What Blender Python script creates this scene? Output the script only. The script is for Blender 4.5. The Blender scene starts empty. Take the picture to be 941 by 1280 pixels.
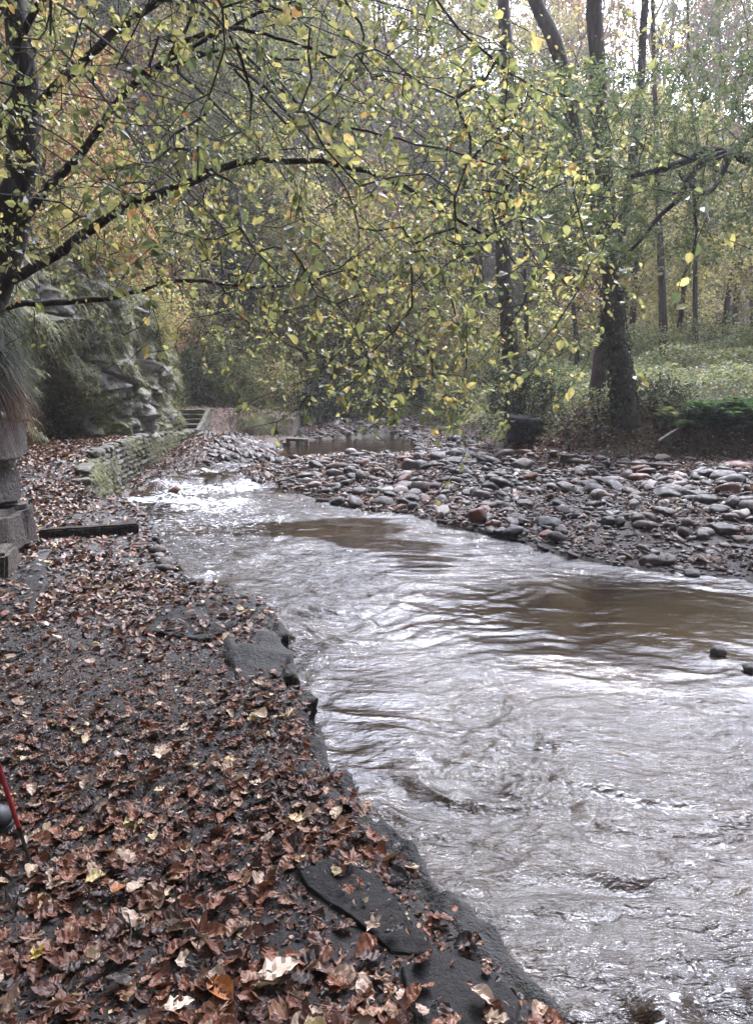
import bpy, bmesh, math, random
import numpy as np
from mathutils import Vector, Matrix
R = math.radians
rng = np.random.default_rng(7)
random.seed(7)
scene = bpy.context.scene
COL = scene.collection

# ------------------------------------------------------------------ camera frame
CAMZ = 1.6; PITCH = R(10.7); F = 924.0; CX, CY = 470.5, 640.0
cam_p = np.array([0, 0, CAMZ])
FW = np.array([0, math.cos(PITCH), -math.sin(PITCH)]); UP = np.array([0, math.sin(PITCH), math.cos(PITCH)]); RT = np.array([1., 0, 0])
def P(px, py, d):
    return cam_p + d * (FW + (px - CX) / F * RT + (CY - py) / F * UP)
def G(px, py, z):
    r = FW + (px - CX) / F * RT + (CY - py) / F * UP
    return cam_p + r * ((z - CAMZ) / r[2])
def sstep(a, b, x):
    t = np.clip((np.asarray(x, float) - a) / (b - a), 0, 1); return t * t * (3 - 2 * t)
def WL(y):
    return -0.5 + 0.2 * sstep(11.5, 16.5, y)
def GW(px, py, off=0):
    z = -0.5
    for _ in range(8):
        p = G(px, py, z + off); z = float(WL(p[1]))
    return p

# ------------------------------------------------------------------ noise
_pr = np.random.default_rng(3)
PERM = np.concatenate([_pr.permutation(512)] * 2); VAL = _pr.random(512) * 2 - 1
def _h(ix, iy, iz):
    return VAL[PERM[(PERM[(PERM[ix & 511] + iy) & 511] + iz) & 511]]
def noise3(x, y, z):
    x, y, z = np.broadcast_arrays(np.asarray(x, float), np.asarray(y, float), np.asarray(z, float))
    ix = np.floor(x).astype(int); iy = np.floor(y).astype(int); iz = np.floor(z).astype(int)
    fx, fy, fz = x - ix, y - iy, z - iz
    fx = fx * fx * (3 - 2 * fx); fy = fy * fy * (3 - 2 * fy); fz = fz * fz * (3 - 2 * fz)
    o = 0
    for dz in (0, 1):
        wz = fz if dz else 1 - fz
        for dy in (0, 1):
            wy = fy if dy else 1 - fy
            o = o + wz * wy * (_h(ix, iy + dy, iz + dz) * (1 - fx) + _h(ix + 1, iy + dy, iz + dz) * fx)
    return o
def noise2(x, y, s=0):
    x, y = np.broadcast_arrays(np.asarray(x, float), np.asarray(y, float))
    ix = np.floor(x).astype(int); iy = np.floor(y).astype(int)
    fx, fy = x - ix, y - iy
    fx = fx * fx * (3 - 2 * fx); fy = fy * fy * (3 - 2 * fy)
    s = int(s)
    return ((_h(ix, iy, s) * (1 - fx) + _h(ix + 1, iy, s) * fx) * (1 - fy) + (_h(ix, iy + 1, s) * (1 - fx) + _h(ix + 1, iy + 1, s) * fx) * fy)
def fbm2(x, y, o=4, s=0):
    r = 0; a = 1
    for i in range(o):
        r = r + a * noise2(x * 2 ** i + 17.3 * i, y * 2 ** i - 9.1 * i, s + i); a *= .5
    return r
def fbm3(x, y, z, o=4):
    r = 0; a = 1
    for i in range(o):
        r = r + a * noise3(x * 2 ** i + 7 * i, y * 2 ** i, z * 2 ** i - 5 * i); a *= .5
    return r
def seg_dist(x, y, poly, closed=False):
    n = len(poly); best = np.full(np.shape(x), 1e9); 
    for i in range(n if closed else n - 1):
        a = poly[i]; b = poly[(i + 1) % n]
        vx, vy = b[0] - a[0], b[1] - a[1]; L = vx * vx + vy * vy + 1e-12
        t = np.clip(((x - a[0]) * vx + (y - a[1]) * vy) / L, 0, 1)
        best = np.minimum(best, (x - a[0] - t * vx) ** 2 + (y - a[1] - t * vy) ** 2)
    return np.sqrt(best)
def inside(x, y, poly):
    r = np.zeros(np.shape(x), bool); n = len(poly)
    for i in range(n):
        x1, y1 = poly[i][:2]; x2, y2 = poly[(i + 1) % n][:2]
        if y1 == y2: continue
        c = ((y1 > y) != (y2 > y)) & (x < (x2 - x1) * (y - y1) / (y2 - y1) + x1)
        r ^= c
    return r
def smooth_poly(pts, n=6):
    pts = [np.array(p, float) for p in pts]; out = []
    for i in range(len(pts) - 1):
        p0 = pts[max(i - 1, 0)]; p1 = pts[i]; p2 = pts[i + 1]; p3 = pts[min(i + 2, len(pts) - 1)]
        for k in range(n):
            t = k / n
            out.append(.5 * ((2 * p1) + (-p0 + p2) * t + (2 * p0 - 5 * p1 + 4 * p2 - p3) * t * t + (-p0 + 3 * p1 - 3 * p2 + p3) * t ** 3))
    out.append(pts[-1]); return np.array(out)

# ------------------------------------------------------------------ mesh helpers
def link_mesh(name, V, faces_list, mat=None, parent=None, smooth=False, attrs=None, mats=None, fmat=None):
    """faces_list: list of int arrays (n,k)"""
    me = bpy.data.meshes.new(name)
    V = np.asarray(V, np.float32)
    me.vertices.add(len(V)); me.vertices.foreach_set('co', V.ravel())
    loops = np.concatenate([f.ravel() for f in faces_list]).astype(np.int32)
    tot = np.concatenate([np.full(len(f), f.shape[1]) for f in faces_list]).astype(np.int32)
    st = np.concatenate([[0], np.cumsum(tot)[:-1]]).astype(np.int32)
    me.loops.add(len(loops)); me.loops.foreach_set('vertex_index', loops)
    me.polygons.add(len(tot)); me.polygons.foreach_set('loop_start', st); me.polygons.foreach_set('loop_total', tot)
    me.polygons.foreach_set('use_smooth', np.full(len(tot), smooth))
    if fmat is not None: me.polygons.foreach_set('material_index', np.asarray(fmat, np.int32))
    me.update(calc_edges=True)
    for k, a in (attrs or {}).items():
        at = me.attributes.new(k, 'FLOAT', 'POINT'); at.data.foreach_set('value', np.asarray(a, np.float32))
    for m in (mats or ([mat] if mat else [])): me.materials.append(m)
    o = bpy.data.objects.new(name, me); COL.objects.link(o)
    if parent: o.parent = parent
    return o
class MB:
    def __init__(s): s.v = []; s.f = {}; s.n = 0
    def add(s, V, *faces):
        V = np.asarray(V, float)
        for f in faces:
            f = np.asarray(f, int)
            if len(f): s.f.setdefault(f.shape[1], []).append(f + s.n)
        s.v.append(V); s.n += len(V)
    def build(s, name, mat=None, parent=None, smooth=False, origin=None):
        V = np.concatenate(s.v)
        if origin is not None: V = V - np.asarray(origin)
        return link_mesh(name, V, [np.concatenate(f) for f in s.f.values()], mat, parent, smooth)
def grid_faces(nu, nv, wrap=False):
    i = np.arange(nu - 1)[:, None]; j = np.arange(nv if wrap else nv - 1)[None, :]
    j2 = (j + 1) % nv
    return np.stack([i * nv + j, (i + 1) * nv + j, (i + 1) * nv + j2, i * nv + j2], -1).reshape(-1, 4)
def tube(mb, pts, rad, sides=6, cap=True, lump=0):
    pts = np.asarray(pts, float); n = len(pts)
    rad = np.broadcast_to(np.asarray(rad, float), (n,))
    T = np.gradient(pts, axis=0); T /= np.linalg.norm(T, axis=1)[:, None] + 1e-9
    a = np.array([0, 0, 1.]) if abs(T[0][2]) < .9 else np.array([1., 0, 0])
    N = np.cross(T, a); N /= np.linalg.norm(N, axis=1)[:, None] + 1e-9
    for i in range(1, n):
        v = N[i - 1] - T[i] * (N[i - 1] @ T[i]); N[i] = v / (np.linalg.norm(v) + 1e-9)
    B = np.cross(T, N)
    th = np.arange(sides) * 2 * math.pi / sides
    rr = rad[:, None] * np.ones(sides)
    if lump:
        rr = rr * (1 + lump * noise3(np.cos(th)[None, :] * 1.7 + 5, np.sin(th)[None, :] * 1.7, np.arange(n)[:, None] * .35))
    V = pts[:, None] + rr[..., None] * (np.cos(th)[None, :, None] * N[:, None] + np.sin(th)[None, :, None] * B[:, None])
    fs = [grid_faces(n, sides, True)]
    if cap:
        fs.append(np.array([[(n - 1) * sides + k, (n - 1) * sides + (k + 1) % sides, n * sides] for k in range(sides)]))
        V = np.concatenate([V.reshape(-1, 3), pts[-1:] + T[-1:] * rad[-1] * .8])
    mb.add(V.reshape(-1, 3), *fs)
LEAF_V = np.array([[0, 0, 0], [.28, .33, .11], [.66, .27, .06], [1, 0, -.16], [.66, -.27, .06], [.28, -.33, .11]])
LEAF_F = np.array([[0, 3, 2, 1], [0, 5, 4, 3]])
def leaves(mb, pos, axis, nrm, size, wide=1.0):
    n = len(pos)
    if n == 0: return
    axis = axis / (np.linalg.norm(axis, axis=1)[:, None] + 1e-9)
    side = np.cross(nrm, axis); side /= (np.linalg.norm(side, axis=1)[:, None] + 1e-9)
    nn = np.cross(axis, side)
    size = np.broadcast_to(size, (n,))[:, None, None]
    L = LEAF_V
    V = pos[:, None] + size * (L[None, :, 0:1] * axis[:, None] + wide * L[None, :, 1:2] * side[:, None] + L[None, :, 2:3] * nn[:, None])
    Fc = (LEAF_F[None] + (np.arange(n) * 6)[:, None, None]).reshape(-1, 4)
    mb.add(V.reshape(-1, 3), Fc)
def blades(mb, pos, dirv, length, width, droop, seg=3):
    """curved strips; droop bends towards -z"""
    n = len(pos); dirv = dirv / (np.linalg.norm(dirv, axis=1)[:, None] + 1e-9)
    length = np.broadcast_to(length, (n,)); width = np.broadcast_to(width, (n,)); droop = np.broadcast_to(droop, (n,))
    t = np.linspace(0, 1, seg + 1)
    C = pos[:, None] + dirv[:, None] * (length[:, None] * t)[..., None]
    C[..., 2] -= (length * droop)[:, None] * t ** 2
    sd = np.cross(dirv, np.array([0, 0, 1.])) + rng.normal(0, .25, (n, 3)); sd /= np.linalg.norm(sd, axis=1)[:, None] + 1e-9
    w = width[:, None] * (1 - t * .93)[None]
    A = C + sd[:, None] * w[..., None] * .5; Bv = C - sd[:, None] * w[..., None] * .5
    V = np.stack([A, Bv], 2).reshape(-1, 3)
    b = (np.arange(n) * (seg + 1) * 2)[:, None, None]
    k = np.arange(seg)[None, :, None] * 2
    Fc = (b + k + np.array([0, 1, 3, 2])[None, None]).reshape(-1, 4)
    mb.add(V, Fc)
def ico(sub):
    bm = bmesh.new(); bmesh.ops.create_icosphere(bm, subdivisions=sub, radius=1)
    bm.verts.ensure_lookup_table()
    V = np.array([v.co[:] for v in bm.verts]); Fc = np.array([[v.index for v in f.verts] for f in bm.faces]); bm.free(); return V, Fc
ICO = {k: ico(k) for k in (1, 2, 3, 4, 5)}
def rock(seed, sub=3, box=.0, amp=.18, cuts=6, fr=1.1, fine=.03):
    r = np.random.default_rng(seed); V, Fc = ICO[sub]; V = V.copy()
    if box:
        m = np.max(np.abs(V), axis=1)[:, None]; V = V * (1 - box) + box * V / m * .85
    o = r.random(3) * 50
    V = V * (1 + amp * fbm3(V[:, 0] * fr + o[0], V[:, 1] * fr + o[1], V[:, 2] * fr + o[2], 3))[:, None]
    for _ in range(cuts):
        n = r.normal(size=3); n /= np.linalg.norm(n); d = .62 + r.random() * .3
        e = np.maximum(V @ n - d, 0); V = V - e[:, None] * n * .9
    if sub > 2: V = V * (1 + fine * fbm3(V[:, 0] * 6 + o[0], V[:, 1] * 6, V[:, 2] * 6, 2))[:, None]
    return V, Fc
def rotm(ax, ay, az):
    return np.array(Matrix.Rotation(az, 3, 'Z') @ Matrix.Rotation(ay, 3, 'Y') @ Matrix.Rotation(ax, 3, 'X'))
def beam(mb, a, b, w, h, seed=0, jit=.006, n=14, m=4, up=(0, 0, 1), fq=(9, 30, 30)):
    """rough box beam from a to b with subdivided, slightly worn faces"""
    a, b = np.array(a, float), np.array(b, float); L = np.linalg.norm(b - a); t = (b - a) / L
    up = np.array(up, float); s = np.cross(t, up); s /= np.linalg.norm(s); u = np.cross(s, t)
    bm = bmesh.new(); bmesh.ops.create_cube(bm, size=1)
    for v in bm.verts: v.co = (v.co.x * L, v.co.y * w, v.co.z * h)
    bmesh.ops.bevel(bm, geom=bm.edges[:], offset=min(w, h) * .12, segments=2, affect='EDGES')
    bmesh.ops.subdivide_edges(bm, edges=[e for e in bm.edges if e.calc_length() > max(w, h) * .6], cuts=n, use_grid_fill=True)
    bmesh.ops.triangulate(bm, faces=bm.faces[:])
    bm.verts.ensure_lookup_table()
    V = np.array([v.co[:] for v in bm.verts]); Fc = np.array([[v.index for v in f.verts] for f in bm.faces]); bm.free()
    V = V + jit * np.stack([fbm3(V[:, 0] * fq[0] + seed * 3 + k * 9, V[:, 1] * fq[1], V[:, 2] * fq[2], 3) for k in range(3)], 1)
    mb.add((a + b) / 2 + V[:, :1] * t + V[:, 1:2] * s + V[:, 2:] * u, Fc)

def tag(o, label=None, cat=None, group=None, kind=None):
    if label: o['label'] = label
    if cat: o['category'] = cat
    if group: o['group'] = group
    if kind: o['kind'] = kind
    return o
def empty(name, loc, label=None, cat=None, group=None):
    o = bpy.data.objects.new(name, None); COL.objects.link(o); o.location = loc; o.empty_display_size = .2
    return tag(o, label, cat, group)
def copy_tree(o, parent=None):
    c = o.copy(); COL.objects.link(c); c.parent = parent
    for ch in [q for q in bpy.data.objects if q.parent == o]: copy_tree(ch, c)
    return c
ORD = ['leftmost', 'second from left', 'third from left', 'fourth from left', 'fifth from left', 'sixth from left', 'seventh from left', 'eighth from left', 'ninth from left', 'tenth from left', 'eleventh from left', 'twelfth from left', 'thirteenth from left', 'fourteenth from left', 'fifteenth from left', 'sixteenth from left', 'seventeenth from left', 'eighteenth from left', 'nineteenth from left', 'twentieth from left']
def proj(p):
    v = np.asarray(p) - cam_p; d = v @ FW
    return CX + F * (v @ RT) / d, CY - F * (v @ UP) / d

# ------------------------------------------------------------------ materials
class NT:
    def __init__(s, name):
        s.m = bpy.data.materials.new(name); s.m.use_nodes = True; s.t = s.m.node_tree; s.t.nodes.clear()
        s.out = s.n('ShaderNodeOutputMaterial')
    def n(s, typ, **kw):
        nd = s.t.nodes.new(typ)
        for k, v in kw.items():
            if k.startswith('i_'):
                key = k[2:]; key = int(key) if key.isdigit() else key.replace('_', ' ')
                s.set(nd.inputs[key], v)
            else: setattr(nd, k, v)
        return nd
    def set(s, inp, v):
        if isinstance(v, bpy.types.NodeSocket): s.t.links.new(v, inp)
        elif isinstance(v, bpy.types.Node): s.t.links.new(v.outputs[0], inp)
        else: inp.default_value = v
    def ramp(s, fac, stops, mode='LINEAR'):
        r = s.n('ShaderNodeValToRGB', i_0=fac); cr = r.color_ramp; cr.interpolation = mode
        while len(cr.elements) > 1: cr.elements.remove(cr.elements[-1])
        cr.elements[0].position = stops[0][0]; cr.elements[0].color = (*stops[0][1], 1)
        for p, c in stops[1:]:
            e = cr.elements.new(p); e.color = (*c, 1)
        return r.outputs[0]
    def noise(s, scale, detail=4, rough=.55, vec=None, dist=0):
        nd = s.n('ShaderNodeTexNoise', i_Scale=scale, i_Detail=detail, i_Roughness=rough, i_Distortion=dist)
        if vec is not None: s.set(nd.inputs['Vector'], vec)
        return nd.outputs['Fac']
    def coord(s, which='Object', scale=None):
        c = s.n('ShaderNodeTexCoord').outputs[which]
        if scale:
            c = s.n('ShaderNodeMapping', i_Vector=c, i_Scale=scale).outputs[0]
        return c
    def mix(s, f, a, b, blend='MIX'):
        nd = s.n('ShaderNodeMix', data_type='RGBA', blend_type=blend)
        s.set(nd.inputs[0], f); s.set(nd.inputs[6], a if not isinstance(a, tuple) else (*a, 1)[:4]); s.set(nd.inputs[7], b if not isinstance(b, tuple) else (*b, 1)[:4])
        return nd.outputs[2]
    def math(s, op, a, b=0, clamp=False):
        nd = s.n('ShaderNodeMath', operation=op, use_clamp=clamp); s.set(nd.inputs[0], a); s.set(nd.inputs[1], b); return nd.outputs[0]
    def attr(s, name): return s.n('ShaderNodeAttribute', attribute_name=name).outputs['Fac']
    def bump(s, h, strength=.5, dist=.02, normal=None):
        nd = s.n('ShaderNodeBump', i_Height=h, i_Strength=strength, i_Distance=dist)
        if normal is not None: s.set(nd.inputs['Normal'], normal)
        return nd.outputs[0]
    def principled(s, col, rough=.7, normal=None, spec=.4, **kw):
        b = s.n('ShaderNodeBsdfPrincipled')
        s.set(b.inputs['Base Color'], col if not isinstance(col, tuple) else (*col, 1)[:4]); s.set(b.inputs['Roughness'], rough); s.set(b.inputs['Specular IOR Level'], spec)
        if normal is not None: s.set(b.inputs['Normal'], normal)
        for k, v in kw.items(): s.set(b.inputs[k], v)
        return b.outputs[0]
    def done(s, sh):
        s.t.links.new(sh, s.out.inputs[0]); return s.m
def leaf_mat(name, stops, trans=.5, rough=.5, spec=.3, source='island', bmp=0):
    t = NT(name)
    g = t.n('ShaderNodeNewGeometry').outputs['Random Per Island'] if source == 'island' else t.n('ShaderNodeObjectInfo').outputs['Random']
    c = t.ramp(g, stops)
    c = t.mix(.35, c, t.ramp(t.noise(55, 2, .5, t.coord()), [(.35, (.45, .42, .4)), (.65, (1.25, 1.25, 1.2))]), 'MULTIPLY')
    p = t.principled(c, rough, t.bump(t.noise(120, 3, .6, t.coord()), bmp, .004) if bmp else None, spec=spec)
    tr = t.n('ShaderNodeBsdfTranslucent', i_Color=t.mix(1, c, (1.35, 1.35, 1.0), 'MULTIPLY')).outputs[0]
    ms = t.n('ShaderNodeMixShader'); t.set(ms.inputs[0], trans); t.set(ms.inputs[1], p); t.set(ms.inputs[2], tr)
    return t.done(ms.outputs[0])
M = {}
M['leaf_near'] = leaf_mat('near_tree_leaf', [(0, (.07, .09, .055)), (.3, (.13, .15, .075)), (.6, (.22, .22, .1)), (.88, (.36, .32, .15)), (.97, (.36, .27, .13)), (1, (.2, .1, .05))], .5, .42, .4)
M['leaf_yellow'] = leaf_mat('yellow_leaf', [(0, (.17, .17, .09)), (.4, (.3, .28, .14)), (.8, (.42, .38, .2)), (1, (.34, .24, .13))], .5)
M['leaf_olive'] = leaf_mat('olive_leaf', [(0, (.06, .075, .04)), (.5, (.12, .135, .06)), (1, (.24, .22, .11))], .45)
M['leaf_orange'] = leaf_mat('orange_leaf', [(0, (.16, .08, .045)), (.5, (.29, .16, .09)), (1, (.36, .27, .14))], .45)
M['leaf_grey'] = leaf_mat('small_grey_green_leaf', [(0, (.06, .085, .05)), (.6, (.1, .13, .07)), (1, (.18, .2, .08))], .4)
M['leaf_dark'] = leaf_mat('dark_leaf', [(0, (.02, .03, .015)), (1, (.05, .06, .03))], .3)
M['leaf_under'] = leaf_mat('undergrowth_leaf', [(0, (.045, .065, .03)), (.45, (.12, .15, .07)), (.8, (.24, .26, .14)), (1, (.32, .24, .12))], .45, .45, .5)
M['moss_blade'] = leaf_mat('moss_blade', [(0, (.05, .06, .03)), (.5, (.17, .175, .07)), (.9, (.32, .31, .15)), (1, (.34, .33, .27))], .3, .6)
M['grass_red'] = leaf_mat('dead_grass', [(0, (.04, .018, .013)), (.6, (.1, .04, .026)), (1, (.13, .09, .055))], .3, .6)
M['fern'] = leaf_mat('fern_blade', [(0, (.02, .04, .018)), (.7, (.05, .09, .035)), (1, (.12, .17, .06))], .35, .5)
def litter_stops():
    return [(0, (.012, .008, .006)), (.25, (.04, .017, .011)), (.5, (.095, .033, .016)), (.72, (.16, .06, .03)), (.88, (.2, .115, .07)), (.96, (.36, .27, .21)), (1, (.4, .32, .14))]
M['litter'] = leaf_mat('fallen_leaf', litter_stops(), .12, .5, .4, bmp=.6)
for nm, c in dict(russet=(.17, .056, .024), brown=(.09, .038, .02), tan=(.26, .14, .095), pale=(.42, .33, .26), dark=(.025, .014, .011), yellow=(.42, .32, .06), orange=(.33, .12, .035)).items():
    M['lf_' + nm] = leaf_mat(nm + '_fallen_leaf', [(0, tuple(x * .75 for x in c)), (1, tuple(min(1, x * 1.25) for x in c))], .1, .5, .4, 'obj', 0)

M['turf'] = leaf_mat('dark_turf', [(0, (.012, .018, .01)), (.7, (.03, .04, .02)), (1, (.09, .09, .045))], .25, .7)
def bark(name, dark, light, moss=None, scale=9):
    t = NT(name); v = t.coord('Object', (1, 1, .25))
    c = t.ramp(t.noise(scale, 6, .65, v), [(.3, dark), (.7, light)])
    if moss: c = t.mix(t.math('MULTIPLY', t.ramp(t.noise(2.3, 4, .6, t.coord()), [(.5, (0, 0, 0)), (.62, (1, 1, 1))]), .7), c, moss)
    return t.done(t.principled(c, .85, t.bump(t.noise(scale * 3, 5, .7, v), .8, .03), .25))
M['bark_dark'] = bark('dark_bark', (.012, .01, .009), (.05, .04, .034))
M['bark_mid'] = bark('brown_bark', (.025, .018, .015), (.085, .06, .048), (.04, .05, .02))
M['bark_grey'] = bark('grey_bark', (.05, .042, .038), (.14, .115, .1))
M['twig'] = bark('twig_bark', (.02, .016, .014), (.06, .048, .042))
M['twig_pale'] = bark('pale_twig_bark', (.08, .062, .058), (.19, .15, .135))

def stone_mat(name, stops, rnd, rough=(.5, .85), bumpd=.014):
    t = NT(name)
    g = t.n('ShaderNodeNewGeometry').outputs['Random Per Island'] if rnd == 'island' else t.n('ShaderNodeObjectInfo').outputs['Random']
    c = t.ramp(g, stops)
    co = t.coord()
    c = t.mix(.7, c, t.ramp(t.noise(7, 6, .65, co), [(.3, (.35, .33, .32)), (.7, (1.15, 1.1, 1.05))]), 'MULTIPLY')
    rr = t.n('ShaderNodeMapRange', i_0=t.noise(3, 3, .5, co), i_1=.35, i_2=.65, i_3=rough[0], i_4=rough[1]).outputs[0]
    return t.done(t.principled(c, rr, t.bump(t.noise(25, 5, .65, co), .5, bumpd), .45))
ST = [(0, (.012, .009, .008)), (.35, (.03, .022, .018)), (.6, (.05, .035, .028)), (.68, (.07, .035, .025)), (.76, (.05, .041, .036)), (.9, (.1, .08, .07)), (1, (.26, .22, .2))]
M['pebble'] = stone_mat('river_pebble', ST, 'island')
def solid_stone(name, c): return stone_mat(name, [(0, tuple(x * .85 for x in c)), (1, tuple(x * 1.15 for x in c))], 'obj')
SC = dict(dark=(.016, .013, .012), grey=(.048, .04, .036), brown=(.042, .028, .021), red=(.11, .042, .026), pink=(.095, .06, .045), pale=(.2, .175, .16))
for k, c in SC.items(): M['st_' + k] = solid_stone(k + '_cobble', c)

def rockface(name, base, mossc, m0=.42, m1=.6):
    t = NT(name); co = t.coord()
    c = t.ramp(t.noise(2.2, 8, .7, co), [(.3, base[0]), (.55, base[1]), (.75, base[2])])
    mm = t.ramp(t.noise(1.5, 6, .65, co, .6), [(m0, (0, 0, 0)), (m1, (1, 1, 1))])
    mc = t.ramp(t.noise(14, 4, .6, co), [(.3, mossc[0]), (.7, mossc[1])])
    c = t.mix(mm, c, mc)
    st = t.noise(4, 6, .7, t.coord('Object', (1, 1, .3)))
    h = t.math('ADD', t.math('MULTIPLY', st, .6), t.noise(22, 5, .7, co))
    return t.done(t.principled(c, .7, t.bump(h, .9, .05), .35))
M['cliff'] = rockface('mossy_cliff_rock', ((.04, .035, .032), (.17, .155, .14), (.38, .36, .33)), ((.05, .055, .025), (.2, .2, .085)))
M['outcrop'] = rockface('brown_outcrop_rock', ((.015, .012, .011), (.055, .043, .036), (.1, .08, .066)), ((.03, .04, .02), (.08, .085, .035)), .58, .7)
M['wallstone'] = rockface('mossy_wall_stone', ((.05, .045, .04), (.12, .11, .1), (.2, .19, .17)), ((.035, .036, .016), (.1, .09, .04)), .42, .56)
M['ledge'] = rockface('wet_ledge_rock', ((.006, .006, .006), (.02, .018, .017), (.05, .043, .038)), ((.014, .016, .009), (.035, .037, .018)), .56, .68)
M['timber'] = bark('wet_timber', (.012, .01, .009), (.045, .035, .028), None, 14)
def wetslab():
    t = NT('wet_flagstone'); co = t.coord()
    c = t.ramp(t.noise(6, 8, .7, co), [(.3, (.004, .004, .004)), (.7, (.02, .018, .017))])
    rr = t.n('ShaderNodeMapRange', i_0=t.noise(4, 4, .6, co), i_1=.35, i_2=.65, i_3=.6, i_4=.95).outputs[0]
    return t.done(t.principled(c, rr, t.bump(t.noise(22, 8, .75, co), 1.0, .03), .35))
M['slab'] = wetslab()

def ground_mat():
    t = NT('woodland_ground'); co = t.coord()
    # leaf litter / soil everywhere
    v = t.n('ShaderNodeTexVoronoi', i_Scale=16., feature='F1'); t.set(v.inputs['Vector'], t.n('ShaderNodeMapping', i_Vector=co, i_Scale=(1, 1, .4)).outputs[0])
    sep = t.n('ShaderNodeSeparateColor', i_0=v.outputs['Color']).outputs[0]
    lit = t.ramp(sep, [(0, (.02, .013, .01)), (.4, (.05, .028, .02)), (.7, (.085, .045, .03)), (1, (.14, .09, .06))])
    lit = t.mix(t.ramp(t.noise(.35, 5, .6, co), [(.42, (0, 0, 0)), (.6, (.8, .8, .8))]), lit, t.ramp(t.noise(9, 5, .6, co), [(.3, (.035, .04, .02)), (.7, (.09, .1, .04))]))
    # mud of the path
    n1 = t.noise(38, 6, .75, co)
    mud = t.ramp(n1, [(.3, (.006, .005, .005)), (.55, (.017, .014, .013)), (.75, (.045, .038, .035))])
    grav = t.ramp(t.noise(30, 5, .7, co), [(.3, (.015, .012, .011)), (.5, (.045, .035, .031)), (.7, (.1, .085, .08))])
    bed = t.ramp(t.noise(9, 5, .7, co), [(.3, (.025, .017, .01)), (.7, (.11, .08, .05))])
    c = t.mix(t.attr('path'), lit, mud); c = t.mix(t.attr('gravel'), c, grav); c = t.mix(t.attr('bed'), c, bed)
    rr = t.mix(t.attr('path'), (.85, .85, .85), t.ramp(t.noise(5, 4, .6, co), [(.4, (.45, .45, .45)), (.6, (.8, .8, .8))]))
    h = t.math('ADD', t.noise(60, 6, .75, co), t.math('MULTIPLY', v.outputs['Distance'], .4))
    return t.done(t.principled(c, rr, t.bump(h, .8, .02), .4))
M['ground'] = ground_mat()

def water_mat():
    t = NT('stream_water'); co = t.coord()
    warp = t.n('ShaderNodeMapping', i_Vector=co, i_Scale=(7, 15, 1), i_Rotation=(0, 0, R(8))).outputs[0]
    warp2 = t.n('ShaderNodeMapping', i_Vector=co, i_Scale=(22, 44, 1), i_Rotation=(0, 0, R(-14))).outputs[0]
    n1 = t.noise(1, 4, .6, warp, .8); n2 = t.noise(1, 4, .6, warp2, .5)
    calm = t.attr('rough')
    h = t.math('ADD', n1, t.math('MULTIPLY', n2, .35))
    bstr = t.math('MULTIPLY', calm, .8)
    nrm = t.n('ShaderNodeBump', i_Height=h, i_Strength=bstr, i_Distance=.038).outputs[0]
    body = t.ramp(t.noise(.7, 4, .6, co), [(.35, (.012, .007, .004)), (.65, (.028, .018, .010))])
    dif = t.n('ShaderNodeBsdfDiffuse', i_Color=body, i_Normal=nrm).outputs[0]
    tra = t.n('ShaderNodeBsdfTransparent', i_Color=(.75, .55, .35, 1)).outputs[0]
    m1 = t.n('ShaderNodeMixShader'); t.set(m1.inputs[0], t.attr('shallow')); t.set(m1.inputs[1], dif); t.set(m1.inputs[2], tra)
    fr = t.n('ShaderNodeFresnel', i_IOR=1.4, i_Normal=nrm).outputs[0]
    gl = t.n('ShaderNodeBsdfGlossy', i_Color=(1, 1, 1, 1), i_Roughness=.04, i_Normal=nrm).outputs[0]
    m2 = t.n('ShaderNodeMixShader'); t.set(m2.inputs[0], fr); t.set(m2.inputs[1], m1.outputs[0]); t.set(m2.inputs[2], gl)
    foam = t.math('MULTIPLY', t.attr('foam'), 1.0)
    fn = t.ramp(t.math('ADD', t.noise(11, 6, .75, t.coord('Object', (1, 2, 1)), 1.2), t.math('MULTIPLY', t.math('SUBTRACT', foam, .5), .16)), [(.53, (0, 0, 0)), (.63, (1, 1, 1))])
    fm = t.principled((.72, .74, .78), .5, nrm, .4)
    m3 = t.n('ShaderNodeMixShader'); t.set(m3.inputs[0], t.math('MULTIPLY', fn, t.math('GREATER_THAN', foam, .02))); t.set(m3.inputs[1], m2.outputs[0]); t.set(m3.inputs[2], fm)
    return t.done(m3.outputs[0])
M['water'] = water_mat()
def plain(name, c, rough=.5, spec=.5, **k):
    t = NT(name); n = t.noise(40, 3, .6, t.coord())
    cc = t.mix(.5, c, t.ramp(n, [(.3, tuple(x * .6 for x in c)), (.7, tuple(min(1, x * 1.3) for x in c))]))
    return t.done(t.principled(cc, rough, t.bump(n, .15, .003), spec, **k))
M['pole_red'] = plain('red_painted_metal', (.2, .012, .016), .35); M['black'] = plain('black_rubber', (.015, .015, .016), .5)
M['metal'] = plain('grey_metal', (.3, .3, .3), .35, Metallic=1.0); M['cork'] = plain('dark_grip_foam', (.02, .018, .017), .8)
M['boot'] = plain('grey_leather', (.022, .022, .026), .6); M['sole'] = plain('black_sole_rubber', (.012, .012, .012), .7)

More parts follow.
